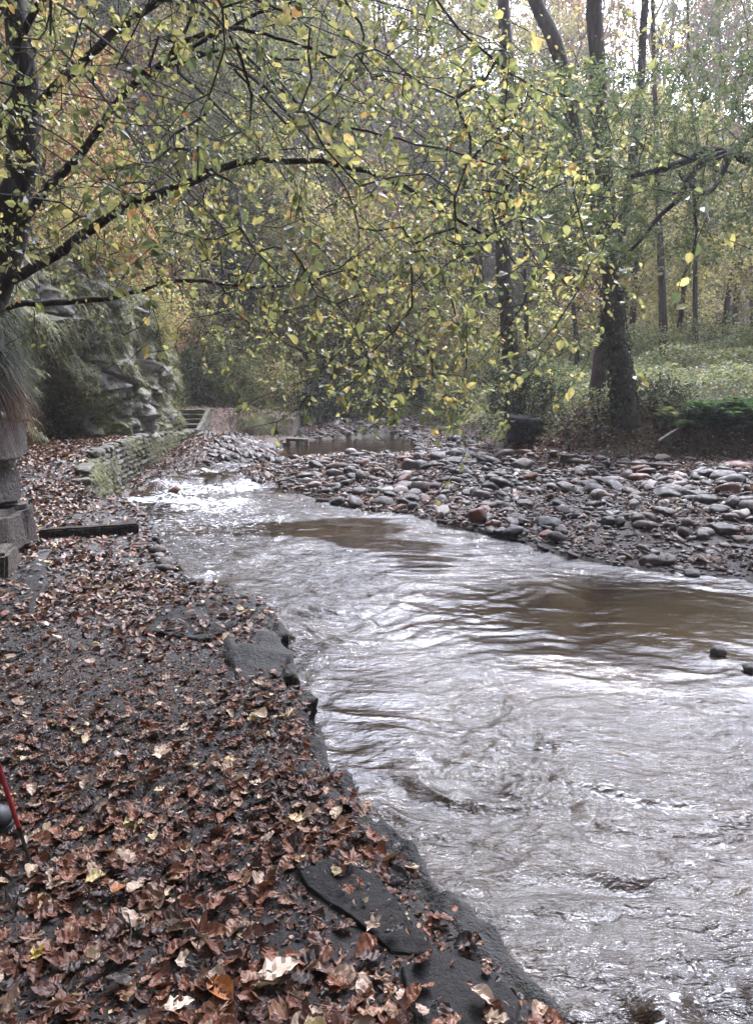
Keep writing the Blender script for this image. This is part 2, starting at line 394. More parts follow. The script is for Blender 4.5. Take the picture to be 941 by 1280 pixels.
# ------------------------------------------------------------------ layout lines
ledge_px = [(720, 1325), (680, 1280), (640, 1232), (600, 1190), (562, 1148), (528, 1112), (495, 1072), (462, 1035), (435, 1003), (405, 960), (383, 915), (376, 885), (362, 850), (352, 820), (343, 785), (325, 762), (300, 750), (262, 738), (232, 730), (212, 715), (204, 695), (196, 676), (188, 662), (172, 645), (150, 636)]
L1 = [G(x, y, -.07)[:2] for x, y in ledge_px]
strip_px = [(135, 632), (158, 620), (185, 606), (220, 593), (260, 583), (300, 576), (335, 570), (350, 563), (352, 554), (368, 551)]
L2 = [GW(x, y)[:2] for x, y in strip_px]
far_px = [(400, 549), (440, 547), (480, 545), (512, 549), (524, 558), (520, 567), (490, 571), (440, 572), (390, 573), (350, 577)]
L3 = [GW(x, y)[:2] for x, y in far_px]
bar_px = [(320, 582), (300, 590), (318, 603), (360, 613), (405, 624), (440, 635), (500, 643), (560, 655), (600, 665), (650, 680), (700, 700), (760, 708), (820, 716), (900, 722), (960, 733), (1040, 745)]
L4 = [GW(x, y)[:2] for x, y in bar_px]
WATER = [np.array(p) for p in ([(.62, -.6)] + [(.66, .4)] + L1 + L2 + L3 + L4 + [(8.5, 6.5), (8, 3), (7, -2), (5, -6), (.7, -6), (.6, -3)])]
TOE = [np.array(p) for p in [(40, 9.5), (20, 11), (10, 12.0), (6.6, 12.7), (4.6, 13.0), (3.1, 13.6), (2.5, 15.0), (2.4, 17), (1.9, 20), (1.6, 24), (2.4, 60)]]
BANKP = TOE + [np.array((80, 60)), np.array((80, 9))]
CLIFF = [np.array(p) for p in [(-3.9, -8), (-3.8, 0), (-3.9, 4), (-3.85, 5.9), (-3.85, 6.5), (-4.1, 7.2), (-4.8, 8.2), (-5.45, 9.4), (-5.7, 11), (-5.75, 12.6), (-5.55, 13.6), (-5.0, 14.6), (-4.75, 16), (-5.0, 17.8), (-5.6, 19.6), (-6.2, 21.5), (-8, 27)]]
CLIFFS = smooth_poly(CLIFF, 5)
HILLP = list(CLIFFS) + [np.array((-12, 60)), np.array((-90, 60)), np.array((-90, -8))]
wall_px = [((86, 592), (106, 626)), ((95, 577), (118, 618)), ((138, 556), (140, 607)), ((184, 547), (176, 590)), ((215, 542), (212, 572)), ((250, 539), (250, 558))]
WALL = []
for (t_, b_) in wall_px:
    pass
WALL = [np.array(p) for p in [(-3.95, 8.9), (-3.72, 9.6), (-4.05, 10.9), (-4.35, 12.4), (-4.5, 14.0), (-4.45, 15.6), (-4.45, 17.2), (-4.4, 18.8)]]
wl = [G(x, y, z)[:2] for (x, y), z in [((104, 627), -.05), ((112, 619), -.15), ((138, 606), -.24), ((170, 592), -.28), ((201, 577), -.28), ((228, 567), -.28), ((252, 559), -.25)]]
WALL = [np.array(p) for p in wl]
WALLS = smooth_poly(WALL, 8)
print('WALL', [tuple(np.round(p, 2)) for p in WALL])
def pathz(y):
    return np.interp(y, [-10, 7.2, 8.5, 10, 12, 14, 16, 18, 19.4, 19.45, 21.4, 30], [0, 0, .06, .25, .40, .36, .26, .14, .1, .1, .62, 1.6])
def cliffh(y):
    return np.interp(y, [-8, 4, 6.5, 8, 10, 13, 16, 19, 21, 24, 27], [2.3, 2.2, 2.2, 2.4, 3.0, 3.4, 3.2, 2.7, 2.2, 1.8, 2.2])
# strip polygon between wall and water (low ground)
STRIP = [np.array(p) for p in (list(WALLS) + [np.array((-4.2, 20.0)), np.array((-3.4, 21.5)), np.array((3, 21.5)), np.array((3, 9.0)), WALL[0] + (.3, -.5)])]
_cc = G(112, 552, .4); _ci = int(np.argmin([np.hypot(*(p - _cc[:2])) for p in CLIFFS])); CAVE = CLIFFS[_ci]; CAVET = CLIFFS[_ci + 1] - CLIFFS[_ci - 1]; CAVET = CAVET / np.linalg.norm(CAVET)
def height(x, y, masks=False):
    x = np.asarray(x, float); y = np.asarray(y, float)
    n1 = fbm2(x * .9, y * .9, 4, 11); n2 = fbm2(x * 5, y * 5, 3, 30)
    wn = .05 * fbm2(x * 2.3, y * 2.3, 3, 60)
    dW = seg_dist(x, y, WATER, True); inW = inside(x, y, WATER); s = np.where(inW, dW, -dW) + wn * np.where(y > 7.5, 1.5, .7)
    W = WL(y)
    inH = inside(x, y, HILLP); dH = np.where(inH, 1, -1) * seg_dist(x, y, list(CLIFFS))
    inB = inside(x, y, BANKP); dB = np.where(inB, 1, -1) * seg_dist(x, y, TOE)
    # left land
    left = pathz(y) + .018 * n1 + .006 * n2
    inS = inside(x, y, STRIP)
    strip = W + .05 + .14 * np.minimum(-s, 2.5) + .03 * n1
    left = np.where(y > 19.4, np.minimum(left, W + .1 + .5 * np.clip(-s, 0, 20)), left)
    left = np.where(inS, np.minimum(strip, left), left)
    # right land: shingle, bank, terrace
    land_r = W + .03 + .115 * np.clip(-s, 0, 4.6) + .02 * np.clip(-s - 4.6, 0, 50) + .035 * n1 + .012 * n2
    bank = .72 * sstep(-.3, 1.1, dB + .25 * n1) + .11 * np.clip(dB, 0, 14) + .09 * n1 * sstep(0, 1, dB)
    right = land_r + bank
    isleft = (x < np.interp(y, [-10, 0, 2, 5, 8, 12, 20, 23, 60], [.7, .7, 1.2, .2, -1, -2, -2.4, -2.4, -3]))
    # left bank past the steps blends
    lb = left
    z = np.where(isleft, lb, right)
    bl = sstep(20.5, 26, y)                                       # far land blends across
    zfar = W + .1 + .10 * np.clip(-s, 0, 6) + .08 * n1
    z = np.where((y > 20.5) & (dB < 0), z * (1 - bl) + np.maximum(zfar, 0) * bl, z)
    # far hill
    y0 = np.interp(x, [-30, -6, 0, 5, 14, 60], [20, 24, 28, 31, 33, 33])
    dh = np.clip(y - y0, 0, 200)
    sl = np.interp(x, [-30, -8, 4, 12, 40], [.9, .85, .72, .68, .62])
    hill = sl * np.minimum(dh, np.interp(x, [-20, 0, 10, 40], [44, 38, 30, 30])) + .03 * dh
    hill = hill * sstep(0, 6, dh) + 1.2 * fbm2(x * .12, y * .12, 3, 90) * sstep(2, 12, dh)
    z = z + hill
    # left hill behind the cliff
    zl = cliffh(y) + .62 * np.clip(dH - .3, 0, 40) + .25 * n1
    cu = (x - CAVE[0]) * CAVET[0] + (y - CAVE[1]) * CAVET[1]; cv = -(x - CAVE[0]) * CAVET[1] + (y - CAVE[1]) * CAVET[0]
    inH = inH & ~((np.abs(cu) < .95) & (cv > -.3) & (cv < 3.0))
    z = np.where(inH, np.maximum(z, z * (1 - sstep(0, .35, dH)) + zl * sstep(0, .35, dH) + hill * .3), z)
    # stream bed
    bed = W - .1 - .32 * sstep(0, 1.2, s) + .04 * n1 + .02 * n2
    bed = np.where(y > 12, W - .04 - .12 * sstep(0, 1.2, s) + .03 * n1, bed)
    e = sstep(-.05, .06, s)
    z = z * (1 - e) + bed * e
    if not masks: return z
    pathm = np.clip(isleft * sstep(-.6, .1, -dH) * (y < 19.5), 0, 1) * (1 - e)
    grav = np.where(isleft, 0, 1) * sstep(-.3, .5, -dB) * (1 - e) * sstep(34, 28, y)
    return z, pathm, np.clip(grav, 0, 1), e, s, W, dB, dH
def hz(x, y): return float(height(np.array([x]), np.array([y]))[0])

# ------------------------------------------------------------------ ground sheet
def polar(thf, r0, r1, ratio):
    r = r0 * ratio ** np.arange(int(math.log(r1 / r0) / math.log(ratio)) + 2)
    X = r[:, None] * np.sin(thf)[None]; Y = r[:, None] * np.cos(thf)[None]
    return X, Y
th = np.radians(np.concatenate([np.arange(-180, -40, 1.5), np.arange(-40, 40, .13), np.arange(40, 180, 1.5)]))
X, Y = polar(th, .25, 260, 1.0105)
z, pm, gm, bm_, s_, W_, dB_, dH_ = height(X, Y, True)
nr, nt = X.shape
V = np.stack([X, Y, z], -1).reshape(-1, 3)
fs = [grid_faces(nr, nt, True)[:, ::-1]]
Vc = np.concatenate([V, [[0, 0, 0]]])
fs.append(np.array([[i, (i + 1) % nt, len(V)] for i in range(nt)])[:, ::-1])
gnd = link_mesh('ground', Vc, fs, M['ground'], smooth=True, attrs={'path': np.append(pm.ravel(), 1), 'gravel': np.append(gm.ravel(), 0), 'bed': np.append(bm_.ravel(), 0)})
tag(gnd, 'leaf covered path, shingle, banks and wooded slopes beside the stream', kind='structure')

# ------------------------------------------------------------------ water
th = np.radians(np.arange(-42, 62, .1))
X, Y = polar(th, .55, 32, 1.0048)
z, pm, gm, bm_, s_, W_, dB_, dH_ = height(X, Y, True)
# flow-aligned ripples
wx = X + .35 * fbm2(X * .8, Y * .8, 3, 5); wy = Y + .3 * fbm2(X * .8 + 9, Y * .8, 3, 8)
calm = np.exp(-(((X - 2.4) / 2.5) ** 2 + ((Y - 6.2) / 1.7) ** 2) ** 2)       # slack water off the shingle
calm = np.maximum(calm, .9 * np.exp(-(((X + .05) / .45) ** 2 + ((Y - 4.3) / 1.2) ** 2)))
calm = np.maximum(calm, sstep(16.6, 18.2, Y))
calm = np.maximum(calm, .55 * np.exp(-(((X - 0.2) / 2.) ** 2 + ((Y - 9.3) / .9) ** 2)))
act = 1 - .86 * calm
calm = np.maximum(calm, .8 * sstep(-.15, .35, fbm2(X * .55 + 2, Y * .9, 3, 19)) * sstep(5.8, 8.0, Y))
act = 1 - .86 * calm
rapid = sstep(10.3, 11.6, Y) * sstep(17.0, 14.5, Y) * sstep(-1.6, -2.4, X) + .0
gl_ = lambda cx, cy, w, h: np.exp(-(((X - cx) / w) ** 2 + ((Y - cy) / h) ** 2))
near_w = np.exp(-(((X - .95) / .35) ** 2 + ((Y - 1.95) / .28) ** 2))
amp = .020 + .014 * noise2(X * .8, Y * .8, 77)
def ridged(a, b, s): return 1 - np.abs(fbm2(a, b, 3, s)) * 1.6
wave = amp * (ridged(wx * 1.5 - wy * .4, wy * 4.2 + wx * .9, 40) * 1.05 + .6 * fbm2(wx * 3.4 + wy, wy * 8 - wx * 1.8, 3, 50) + .16 * fbm2(wx * 10 + wy * 3, wy * 21 - wx * 4, 2, 53))
zw = W_ + act * wave + rapid * (.05 * fbm2(X * 2.2, Y * 3, 4, 21) + .02) + near_w * (.05 * np.sin((Y * .8 + X * 1.0) * 15 + 2 * noise2(X * 3, Y * 3, 5)) * 0.6)
foam = np.clip(rapid * (.55 + .9 * fbm2(X * .9 + 3, Y * 1.6, 3, 3)), 0, 1.0)
foam = np.maximum(foam, .5 * sstep(7.8, 10.5, Y) * sstep(-1.0, -2.2, X) * sstep(12, 10, Y))
foam = np.maximum(foam, .35 * near_w)
keep = (s_ > -.25)
nr, nt = X.shape
fc = grid_faces(nr, nt)[:, ::-1]; kf = keep.ravel()[fc].any(1); fc = fc[kf]
used = np.unique(fc); remap = np.zeros(nr * nt, int); remap[used] = np.arange(len(used))
V = np.stack([X, Y, zw], -1).reshape(-1, 3)[used]
shallow = .75 * (1 - sstep(.0, .9, s_)) * (Y > 5.0)
wat = link_mesh('stream_water', V, [remap[fc]], M['water'], smooth=True, attrs={'rough': act.ravel()[used], 'foam': foam.ravel()[used], 'shallow': shallow.ravel()[used]})
tag(wat, 'brown rippled stream with silver glints flowing past the leafy ledge', kind='structure')
print('ground+water ok')

# ------------------------------------------------------------------ cliff with recess
def build_cliff():
    line = smooth_poly(CLIFF[2:], 40)
    keepi = [i for i in range(len(line))]
    line = line[keepi]; n = len(line)
    T = np.gradient(line, axis=0); T /= np.linalg.norm(T, axis=1)[:, None]
    N = np.stack([T[:, 1], -T[:, 0]], 1)                         # towards the path
    m = 190; t = np.linspace(-.08, 1.15, m)
    Hh = cliffh(line[:, 1]); base = pathz(line[:, 1])
    A = line[:, None]; z = base[:, None] + (Hh - base)[:, None] * t[None] * .97
    S = np.concatenate([[0], np.cumsum(np.linalg.norm(np.diff(line, axis=0), axis=1))])
    u = S[:, None] + 0 * z
    lean = .28 - .38 * t[None] ** 2
    out = lean + .26 * fbm3(u * .7, z * .8, 0 * z + 4.2, 4) + .17 * fbm3(u * 2.2, z * 2.6, 0 * z + 1.2, 5)
    strata = .06 * np.sign(np.sin(z * 5.5 + 1.3 * noise2(u * .6, z * .4, 9))) * (1 - sstep(.7, 1, t)[None])
    out = out + strata * .8 + .045 * fbm3(u * 7, z * 9, 0 * z + 2.2, 4) - .16 * np.clip(.12 - np.abs(fbm3(u * .9, z * 1.6, 0 * z + 31, 3)), 0, 1) / .12 - .12 * np.clip(.1 - np.abs(fbm3(u * 2.1, z * .7, 0 * z + 41, 3)), 0, 1) / .1
    # recess
    cc = G(112, 552, .4); ci = np.argmin(np.linalg.norm(line - cc[:2], axis=1) + 0); uc = S[ci]
    ww = 0.72; hh = 1.5
    zz = (z - base[:, None])
    du = (u - uc + .25 * (zz - .4)) / (ww * (1.05 - .25 * noise2(zz * 1.7, u * 1.3, 4)))
    arch = np.sqrt(np.clip(1 - np.clip(np.abs(du), 0, 1) ** 2.2, 0, 1)) * hh * (1 + .18 * noise2(u * 2.1, zz * 0, 8))
    inside_ = sstep(-.02, .05, arch - zz) * (np.abs(du) < 1)
    dep = 2.7 * inside_ * (1 - .45 * sstep(.3, -.5, -zz + .2 + .9 * (du)) * (du > 0))
    out = out - dep * (.8 + .25 * fbm3(u * 1.5, z * 1.5, 0 * z + 8, 3))
    # second dark cleft further along
    ud = S[np.argmin(np.linalg.norm(line - G(160, 545, .3)[:2], axis=1))]
    out = out - .55 * np.exp(-((u - ud) / .3) ** 2) * sstep(.9, 1.5, zz) * sstep(2.9, 2.1, zz)
    out = np.where(t[None] > 1.0, out - (t[None] - 1) * 2.5, out)
    xy = A + N[:, None] * out[..., None]
    V = np.concatenate([xy, z[..., None]], -1)
    ob = link_mesh('cliff', V.reshape(-1, 3), [grid_faces(n, m)], M['cliff'], smooth=True)
    tag(ob, 'mossy sandstone cliff with a dark hollow beside the path', kind='structure')
    return V, N, t, inside_
CV, CN, Ct, Cin = build_cliff()
# hanging moss and grass on the cliff
def cliff_plants():
    n, m = CV.shape[:2]; mb = MB()
    k = 46000
    i = rng.integers(0, n - 1, k); j = rng.integers(int(m * .1), m - 1, k)
    p = CV[i, j] + rng.normal(0, .02, (k, 3))
    dens = fbm3(p[:, 0] * .9, p[:, 1] * .9, p[:, 2] * .9, 3)
    ok = (dens > .22 - .4 * Ct[j]) & (Cin[np.minimum(i + 4, n - 1), np.maximum(j - 9, 0)] < .1) & (Cin[i, j] < .1) & (p[:, 1] > 4.5); p = p[ok]; i = i[ok]
    d = np.concatenate([CN[i], np.full((len(i), 1), .3)], 1) + rng.normal(0, .35, (len(i), 3))
    L_ = rng.uniform(.04, .12, len(p)) * (1 + 1.3 * (rng.random(len(p)) < .15))
    blades(mb, p, d, L_, rng.uniform(.012, .03, len(p)), rng.uniform(.6, 2.0, len(p)))
    k = 26000; i = rng.integers(0, n - 1, k); j = rng.integers(int(m * .05), m - 1, k); p = CV[i, j]
    ok = (fbm3(p[:, 0] * 1.4 + 9, p[:, 1] * 1.4, p[:, 2] * 1.4, 3) > .05 - .3 * Ct[j]) & (Cin[i, j] < .1) & (p[:, 1] > 4.5); p = p[ok]; i = i[ok]
    nn = np.concatenate([CN[i], np.full((len(i), 1), .3)], 1); ax = rng.normal(0, .6, (len(i), 3)); ax[:, 2] -= .6
    leaves(mb, p + nn * rng.uniform(.0, .08, (len(i), 1)), ax, nn + rng.normal(0, .4, nn.shape), rng.uniform(.025, .06, len(i)), 1.2)
    return tag(mb.build('hanging_grass', M['moss_blade']), 'yellow green moss and hanging grass covering the cliff face', kind='stuff')
cliff_plants()

# near outcrop at left: rock pillar of blocks with overhanging turf
def outcrop():
    o0 = P(8, 640, 6.3); base = np.array([-3.5, 6.2, 0.])
    e = empty('rock_outcrop', base, 'tall blocky brown rock pillar beside the path under the hanging turf', 'rock outcrop')
    mb = MB()
    for k, (x, y, z, w_, d_, h_, r) in enumerate([(-.1, .05, .2, 1.0, .95, .44, .06), (-.14, .0, .63, .86, .85, .38, -.1), (-.08, .03, 1.02, .95, .85, .36, .12), (-.14, 0, 1.38, .8, .8, .34, -.04), (.3, -.42, .07, .5, .5, .22, .3)]):
        ca, sa = math.cos(r), math.sin(r); a_ = np.array([x - w_ / 2 * ca, y - w_ / 2 * sa, z]); b_ = np.array([x + w_ / 2 * ca, y + w_ / 2 * sa, z + .02])
        beam(mb, a_, b_, d_, h_, 31 + k * 3, .05, 22, fq=(3.2, 3.2, 5))
    mb.build('rock_block', M['outcrop'], e, False)
    mb = MB(); V, Fc = rock(60, 4, .5, .15, 3); mb.add(V * (.62, .6, .38) + (-.15, 0, 1.8), Fc)
    mb.build('soil_cap', M['bark_mid'], e, True)
    mb = MB(); k = 3600
    a = rng.uniform(-1.9, 1.2, k); rr = rng.uniform(.35, .62, k)
    p = np.stack([-.15 + rr * np.cos(a), rr * np.sin(a), 1.5 + rng.uniform(0, .75, k)], 1)
    d = np.stack([np.cos(a), np.sin(a), rng.uniform(-.2, .7, k)], 1) + rng.normal(0, .3, (k, 3))
    blades(mb, p, d, rng.uniform(.12, .3, k), rng.uniform(.006, .013, k), rng.uniform(.8, 1.9, k), 4)
    tag(mb.build('turf', M['turf'], e), 'dark green turf hanging over the rock')
    mb = MB(); k = 1300
    a = rng.uniform(-1.9, 1.2, k); rr = rng.uniform(.45, .6, k)
    p = np.stack([-.15 + rr * np.cos(a), rr * np.sin(a), 1.45 + rng.uniform(0, .35, k)], 1)
    d = np.stack([np.cos(a) * .4, np.sin(a) * .4, np.full(k, -.5)], 1) + rng.normal(0, .15, (k, 3))
    blades(mb, p, d, rng.uniform(.2, .42, k), rng.uniform(.004, .008, k), rng.uniform(.5, 1.3, k), 4)
    tag(mb.build('roots', M['grass_red'], e), 'reddish dead roots hanging under the turf')
outcrop()

# ------------------------------------------------------------------ retaining wall
def retaining_wall():
    line = smooth_poly(WALL, 30); seg = np.linalg.norm(np.diff(line, axis=0), axis=1); S = np.concatenate([[0], np.cumsum(seg)]); L = S[-1]
    e = empty('retaining_wall', (line[0][0], line[0][1], -.3), 'low curved mossy dry stone wall holding up the leafy path', 'wall')
    org = np.array(e.location); mb = MB(); k = 0
    at = lambda s: np.array([np.interp(s, S, line[:, 0]), np.interp(s, S, line[:, 1])])
    zt = lambda y: pathz(y) + .04
    for row in range(9):
        s = -.1 * (row % 2)
        while s < L:
            ln = rng.uniform(.13, .34); c = at(np.clip(s + ln / 2, 0, L)); c2 = at(np.clip(s + ln / 2 + .05, 0, L)); c1 = at(np.clip(s + ln / 2 - .05, 0, L))
            ang = math.atan2(*(c2 - c1)[::-1]); z = -.38 + row * .095
            if z < zt(c[1]) + .02:
                V, Fc = rock(100 + k % 23, 3, .9, .16, 6)
                V = V * (ln * .56, .13 + rng.uniform(-.02, .03), .056 * rng.uniform(.85, 1.15))
                V = V @ rotm(rng.normal(0, .05), rng.normal(0, .04), ang + rng.normal(0, .06)).T + (*c, z) - org
                mb.add(V, Fc)
            s += ln; k += 1
    mb.build('wall_stones', M['wallstone'], e, True)
    mb = MB(); q = 3600; s = rng.uniform(0, L, q); c = np.stack([np.interp(s, S, line[:, 0]), np.interp(s, S, line[:, 1])], 1)
    T = np.gradient(line, axis=0); T /= np.linalg.norm(T, axis=1)[:, None]; N = np.stack([T[:, 1], -T[:, 0]], 1)
    idx = np.clip(np.searchsorted(S, s), 0, len(line) - 1); nn = N[idx]
    zz = rng.uniform(0, 1, q); z = -.3 + (pathz(c[:, 1]) + .38) * zz ** .7
    dd = fbm2(s * 1.3, zz * 2, 3, 14) > -.15
    p = np.stack([c[:, 0] + nn[:, 0] * .12, c[:, 1] + nn[:, 1] * .12, z], 1)[dd] - org; nn = nn[dd]
    blades(mb, p, np.concatenate([nn, np.full((len(nn), 1), .2)], 1) + rng.normal(0, .4, (len(nn), 3)), rng.uniform(.04, .11, len(p)), rng.uniform(.006, .014, len(p)), rng.uniform(.8, 2, len(p)))
    tag(mb.build('moss', M['moss_blade'], e), kind=None)
retaining_wall()

# ------------------------------------------------------------------ stone steps
def stone_steps():
    b = G(224, 541, .1); e = empty('stone_steps', b, 'short flight of worn stone steps at the end of the walled path', 'steps')
    w = .85
    for k in range(5):
        mb = MB(); y = .02 + k * .27; z = .05 + k * .11
        beam(mb, (-w / 2, y + .13, z), (w / 2, y + .13, z + .0), .34, .075, k, .008, 8)
        mb.build('step', M['wallstone'], e)
        mb = MB(); beam(mb, (-w / 2 + .03, y + .1, z - .07), (w / 2 - .03, y + .1, z - .07), .2, .07, k + 9, .004, 5)
        mb.build('riser', M['ledge'], e)  # darker rock than the treads: the risers' shade is put into the colour
    mb = MB(); beam(mb, (w / 2 + .06, -.15, -.1), (w / 2 + .06, 1.4, .42), .1, .3, 3, .02, 8)
    mb.build('side_slab', M['wallstone'], e)
stone_steps()

# timber step
def timber_step():
    a = G(50, 676, 0); b = G(174, 667, 0); e = empty('timber_step', a, 'dark wet timber beam set across the leafy path', 'timber step')
    mb = MB(); z = np.array([0, 0, .04]); beam(mb, -a * 0 + z, (b - a) + z, .13, .15, 5, .006, 22)
    mb.build('beam', M['timber'], e)
    for t in (.18, .8):
        mb = MB(); p = (b - a) * t + np.array([0, -.075, .0]); tube(mb, [p + (0, 0, -.1), p + (0, 0, .035), p + (0, 0, .05)], [.018, .018, .014], 8)
        mb.build('peg', M['timber'], e)
timber_step()

# little slab bridge/culvert by the pool
def slab_culvert():
    p = GW(372, 556); e = empty('stone_culvert', (p[0], p[1], -.35), 'small flat stone slab propped on upright stones at the pool edge', 'stone slab')
    mb = MB(); beam(mb, (-.3, 0, .2), (.28, .05, .18), .4, .07, 2, .012, 6); mb.build('slab', M['wallstone'], e)
    for x in (-.25, .02, .25):
        mb = MB(); beam(mb, (x, 0, -.1), (x, 0, .16), .09, .3, 4 + x, .01, 5, up=(0, 1, 0)); mb.build('upright', M['wallstone'], e)
slab_culvert()

# ------------------------------------------------------------------ stones
def place_stone(mesh_o, loc, sc, rz, tilt=(0, 0)):
    mesh_o.location = loc; mesh_o.scale = sc; mesh_o.rotation_euler = (tilt[0], tilt[1], rz)
SLABS = []
def slab_lift(x, y):
    r = np.zeros(np.shape(x))
    for pl in SLABS: r = np.where(inside(x, y, list(pl)), .024, r)
    return r
STM = []
for k in range(14):
    V, Fc = rock(200 + k, 3, .3 * (k % 3), .2, 9)
    me_o = MB(); me_o.add(V, Fc); STM.append((V, Fc))
stone_mesh = {}
def stone_obj(k, col, name='cobble'):
    key = (k, col)
    if key not in stone_mesh:
        V, Fc = STM[k]
        me = bpy.data.meshes.new(name); me.from_pydata(V.tolist(), [], Fc.tolist()); me.polygons.foreach_set('use_smooth', [True] * len(Fc)); me.materials.append(M['st_' + col]); stone_mesh[key] = me
    o = bpy.data.objects.new(name, stone_mesh[key]); COL.objects.link(o); return o
def px_stone(px, py, wpx, hpx, col, label, k=0, rz=0, name='boulder', sink=.3, tilt=0, inwater=False):
    p = G(px, py + hpx * .35, -.3)
    for _ in range(6):
        zz = float(WL(p[1])) if inwater else hz(p[0], p[1]); p = G(px, py + hpx * .35, zz)
    d = (p - cam_p) @ FW; sx = wpx / F * d / 2; sz = hpx / F * d / 2 * 1.1
    o = stone_obj(k, col, name); place_stone(o, (p[0], p[1] + sx * .3, zz + sz * (1 - sink)), (sx, sx * .8, sz), rz, (0, tilt))
    return tag(o, label, 'boulder' if name == 'boulder' else 'stone')
SPEC = [
 (597, 647, 26, 22, 'red', 'rounded orange brown boulder at the waterline of the shingle', 1, 0, 'boulder', .2, -.5),
 (552, 645, 9, 11, 'pale', 'small upright white stone just left of the orange boulder', 3),
 (686, 657, 34, 20, 'dark', 'large dark wet boulder low on the shingle by the water', 2),
 (421, 628, 20, 12, 'dark', 'dark rounded boulder on the water edge at the upstream shingle', 4),
 (656, 632, 26, 12, 'brown', 'dark brown stone just behind the dark wet boulder', 5),
 (645, 648, 22, 10, 'brown', 'brown stone between the orange boulder and the dark wet boulder', 6),
 (769, 601, 34, 11, 'pale', 'pale flat pinkish grey slab lying in the middle of the shingle', 7),
 (800, 598, 34, 12, 'red', 'red brown slab against the pale flat stone', 8),
 (792, 590, 30, 10, 'pink', 'pinkish stone behind the red brown slab', 9),
 (680, 590, 44, 8, 'red', 'long low rusty red stone on the upper shingle', 10),
 (610, 602, 24, 9, 'pink', 'pink stone on the upper shingle beside white pebbles', 11),
 (739, 660, 18, 11, 'pale', 'pale grey stone just right of the dark wet boulder', 12),
 (760, 653, 22, 13, 'dark', 'dark round stone behind the pale grey stone', 13),
 (797, 650, 20, 12, 'pink', 'light pink stone in the lower shingle between two dark stones', 0),
 (838, 659, 20, 11, 'brown', 'brown domed stone in the lower shingle', 1),
 (922, 645, 22, 12, 'pale', 'pale angular stone near the right end of the shingle', 3),
 (908, 664, 38, 15, 'dark', 'long dark slab like stone near the right end of the shingle', 5),
 (936, 663, 14, 10, 'pale', 'small pale stone beside the long dark stone', 6),
 (865, 717, 22, 9, 'grey', 'grey stone breaking the water at the shingle edge', 2, 0, 'boulder', .3, 0, True),
 (722, 573, 24, 14, 'brown', 'brown block of stone at the foot of the bank', 8),
 (926, 583, 40, 12, 'red', 'rusty flat boulder below the bank at the right', 9),
 (575, 576, 50, 7, 'grey', 'long flat grey slab on top of the shingle', 10),
 (500, 612, 22, 12, 'pink', 'pinkish boulder in the middle of the upstream shingle', 11),
 (393, 607, 20, 10, 'pale', 'pale topped stone near the upstream tip of the shingle', 12),
 (897, 815, 22, 13, 'grey', 'small grey stone standing in the shallow water', 13, 0, 'boulder', .35, 0, True),
 (940, 836, 26, 14, 'grey', 'low grey stone in the shallows at the picture edge', 0, 0, 'boulder', .45, 0, True),
 (217, 615, 16, 12, 'red', 'small red brown stone in the white rapids', 4, 0, 'boulder', .3, 0, True),
 (640, 660, 16, 8, 'grey', 'flat grey stone touching the water below the brown stones', 7),
 (780, 545, 26, 7, 'dark', 'dark flat rock half buried at the top of the shingle', 12),
]
SPEC[25] = (940, 836, 26, 14, 'grey', 'low grey stone in the shallows beside the small standing stone', 0, 0, 'boulder', .45, 0, True)
for sp in SPEC: px_stone(*sp)
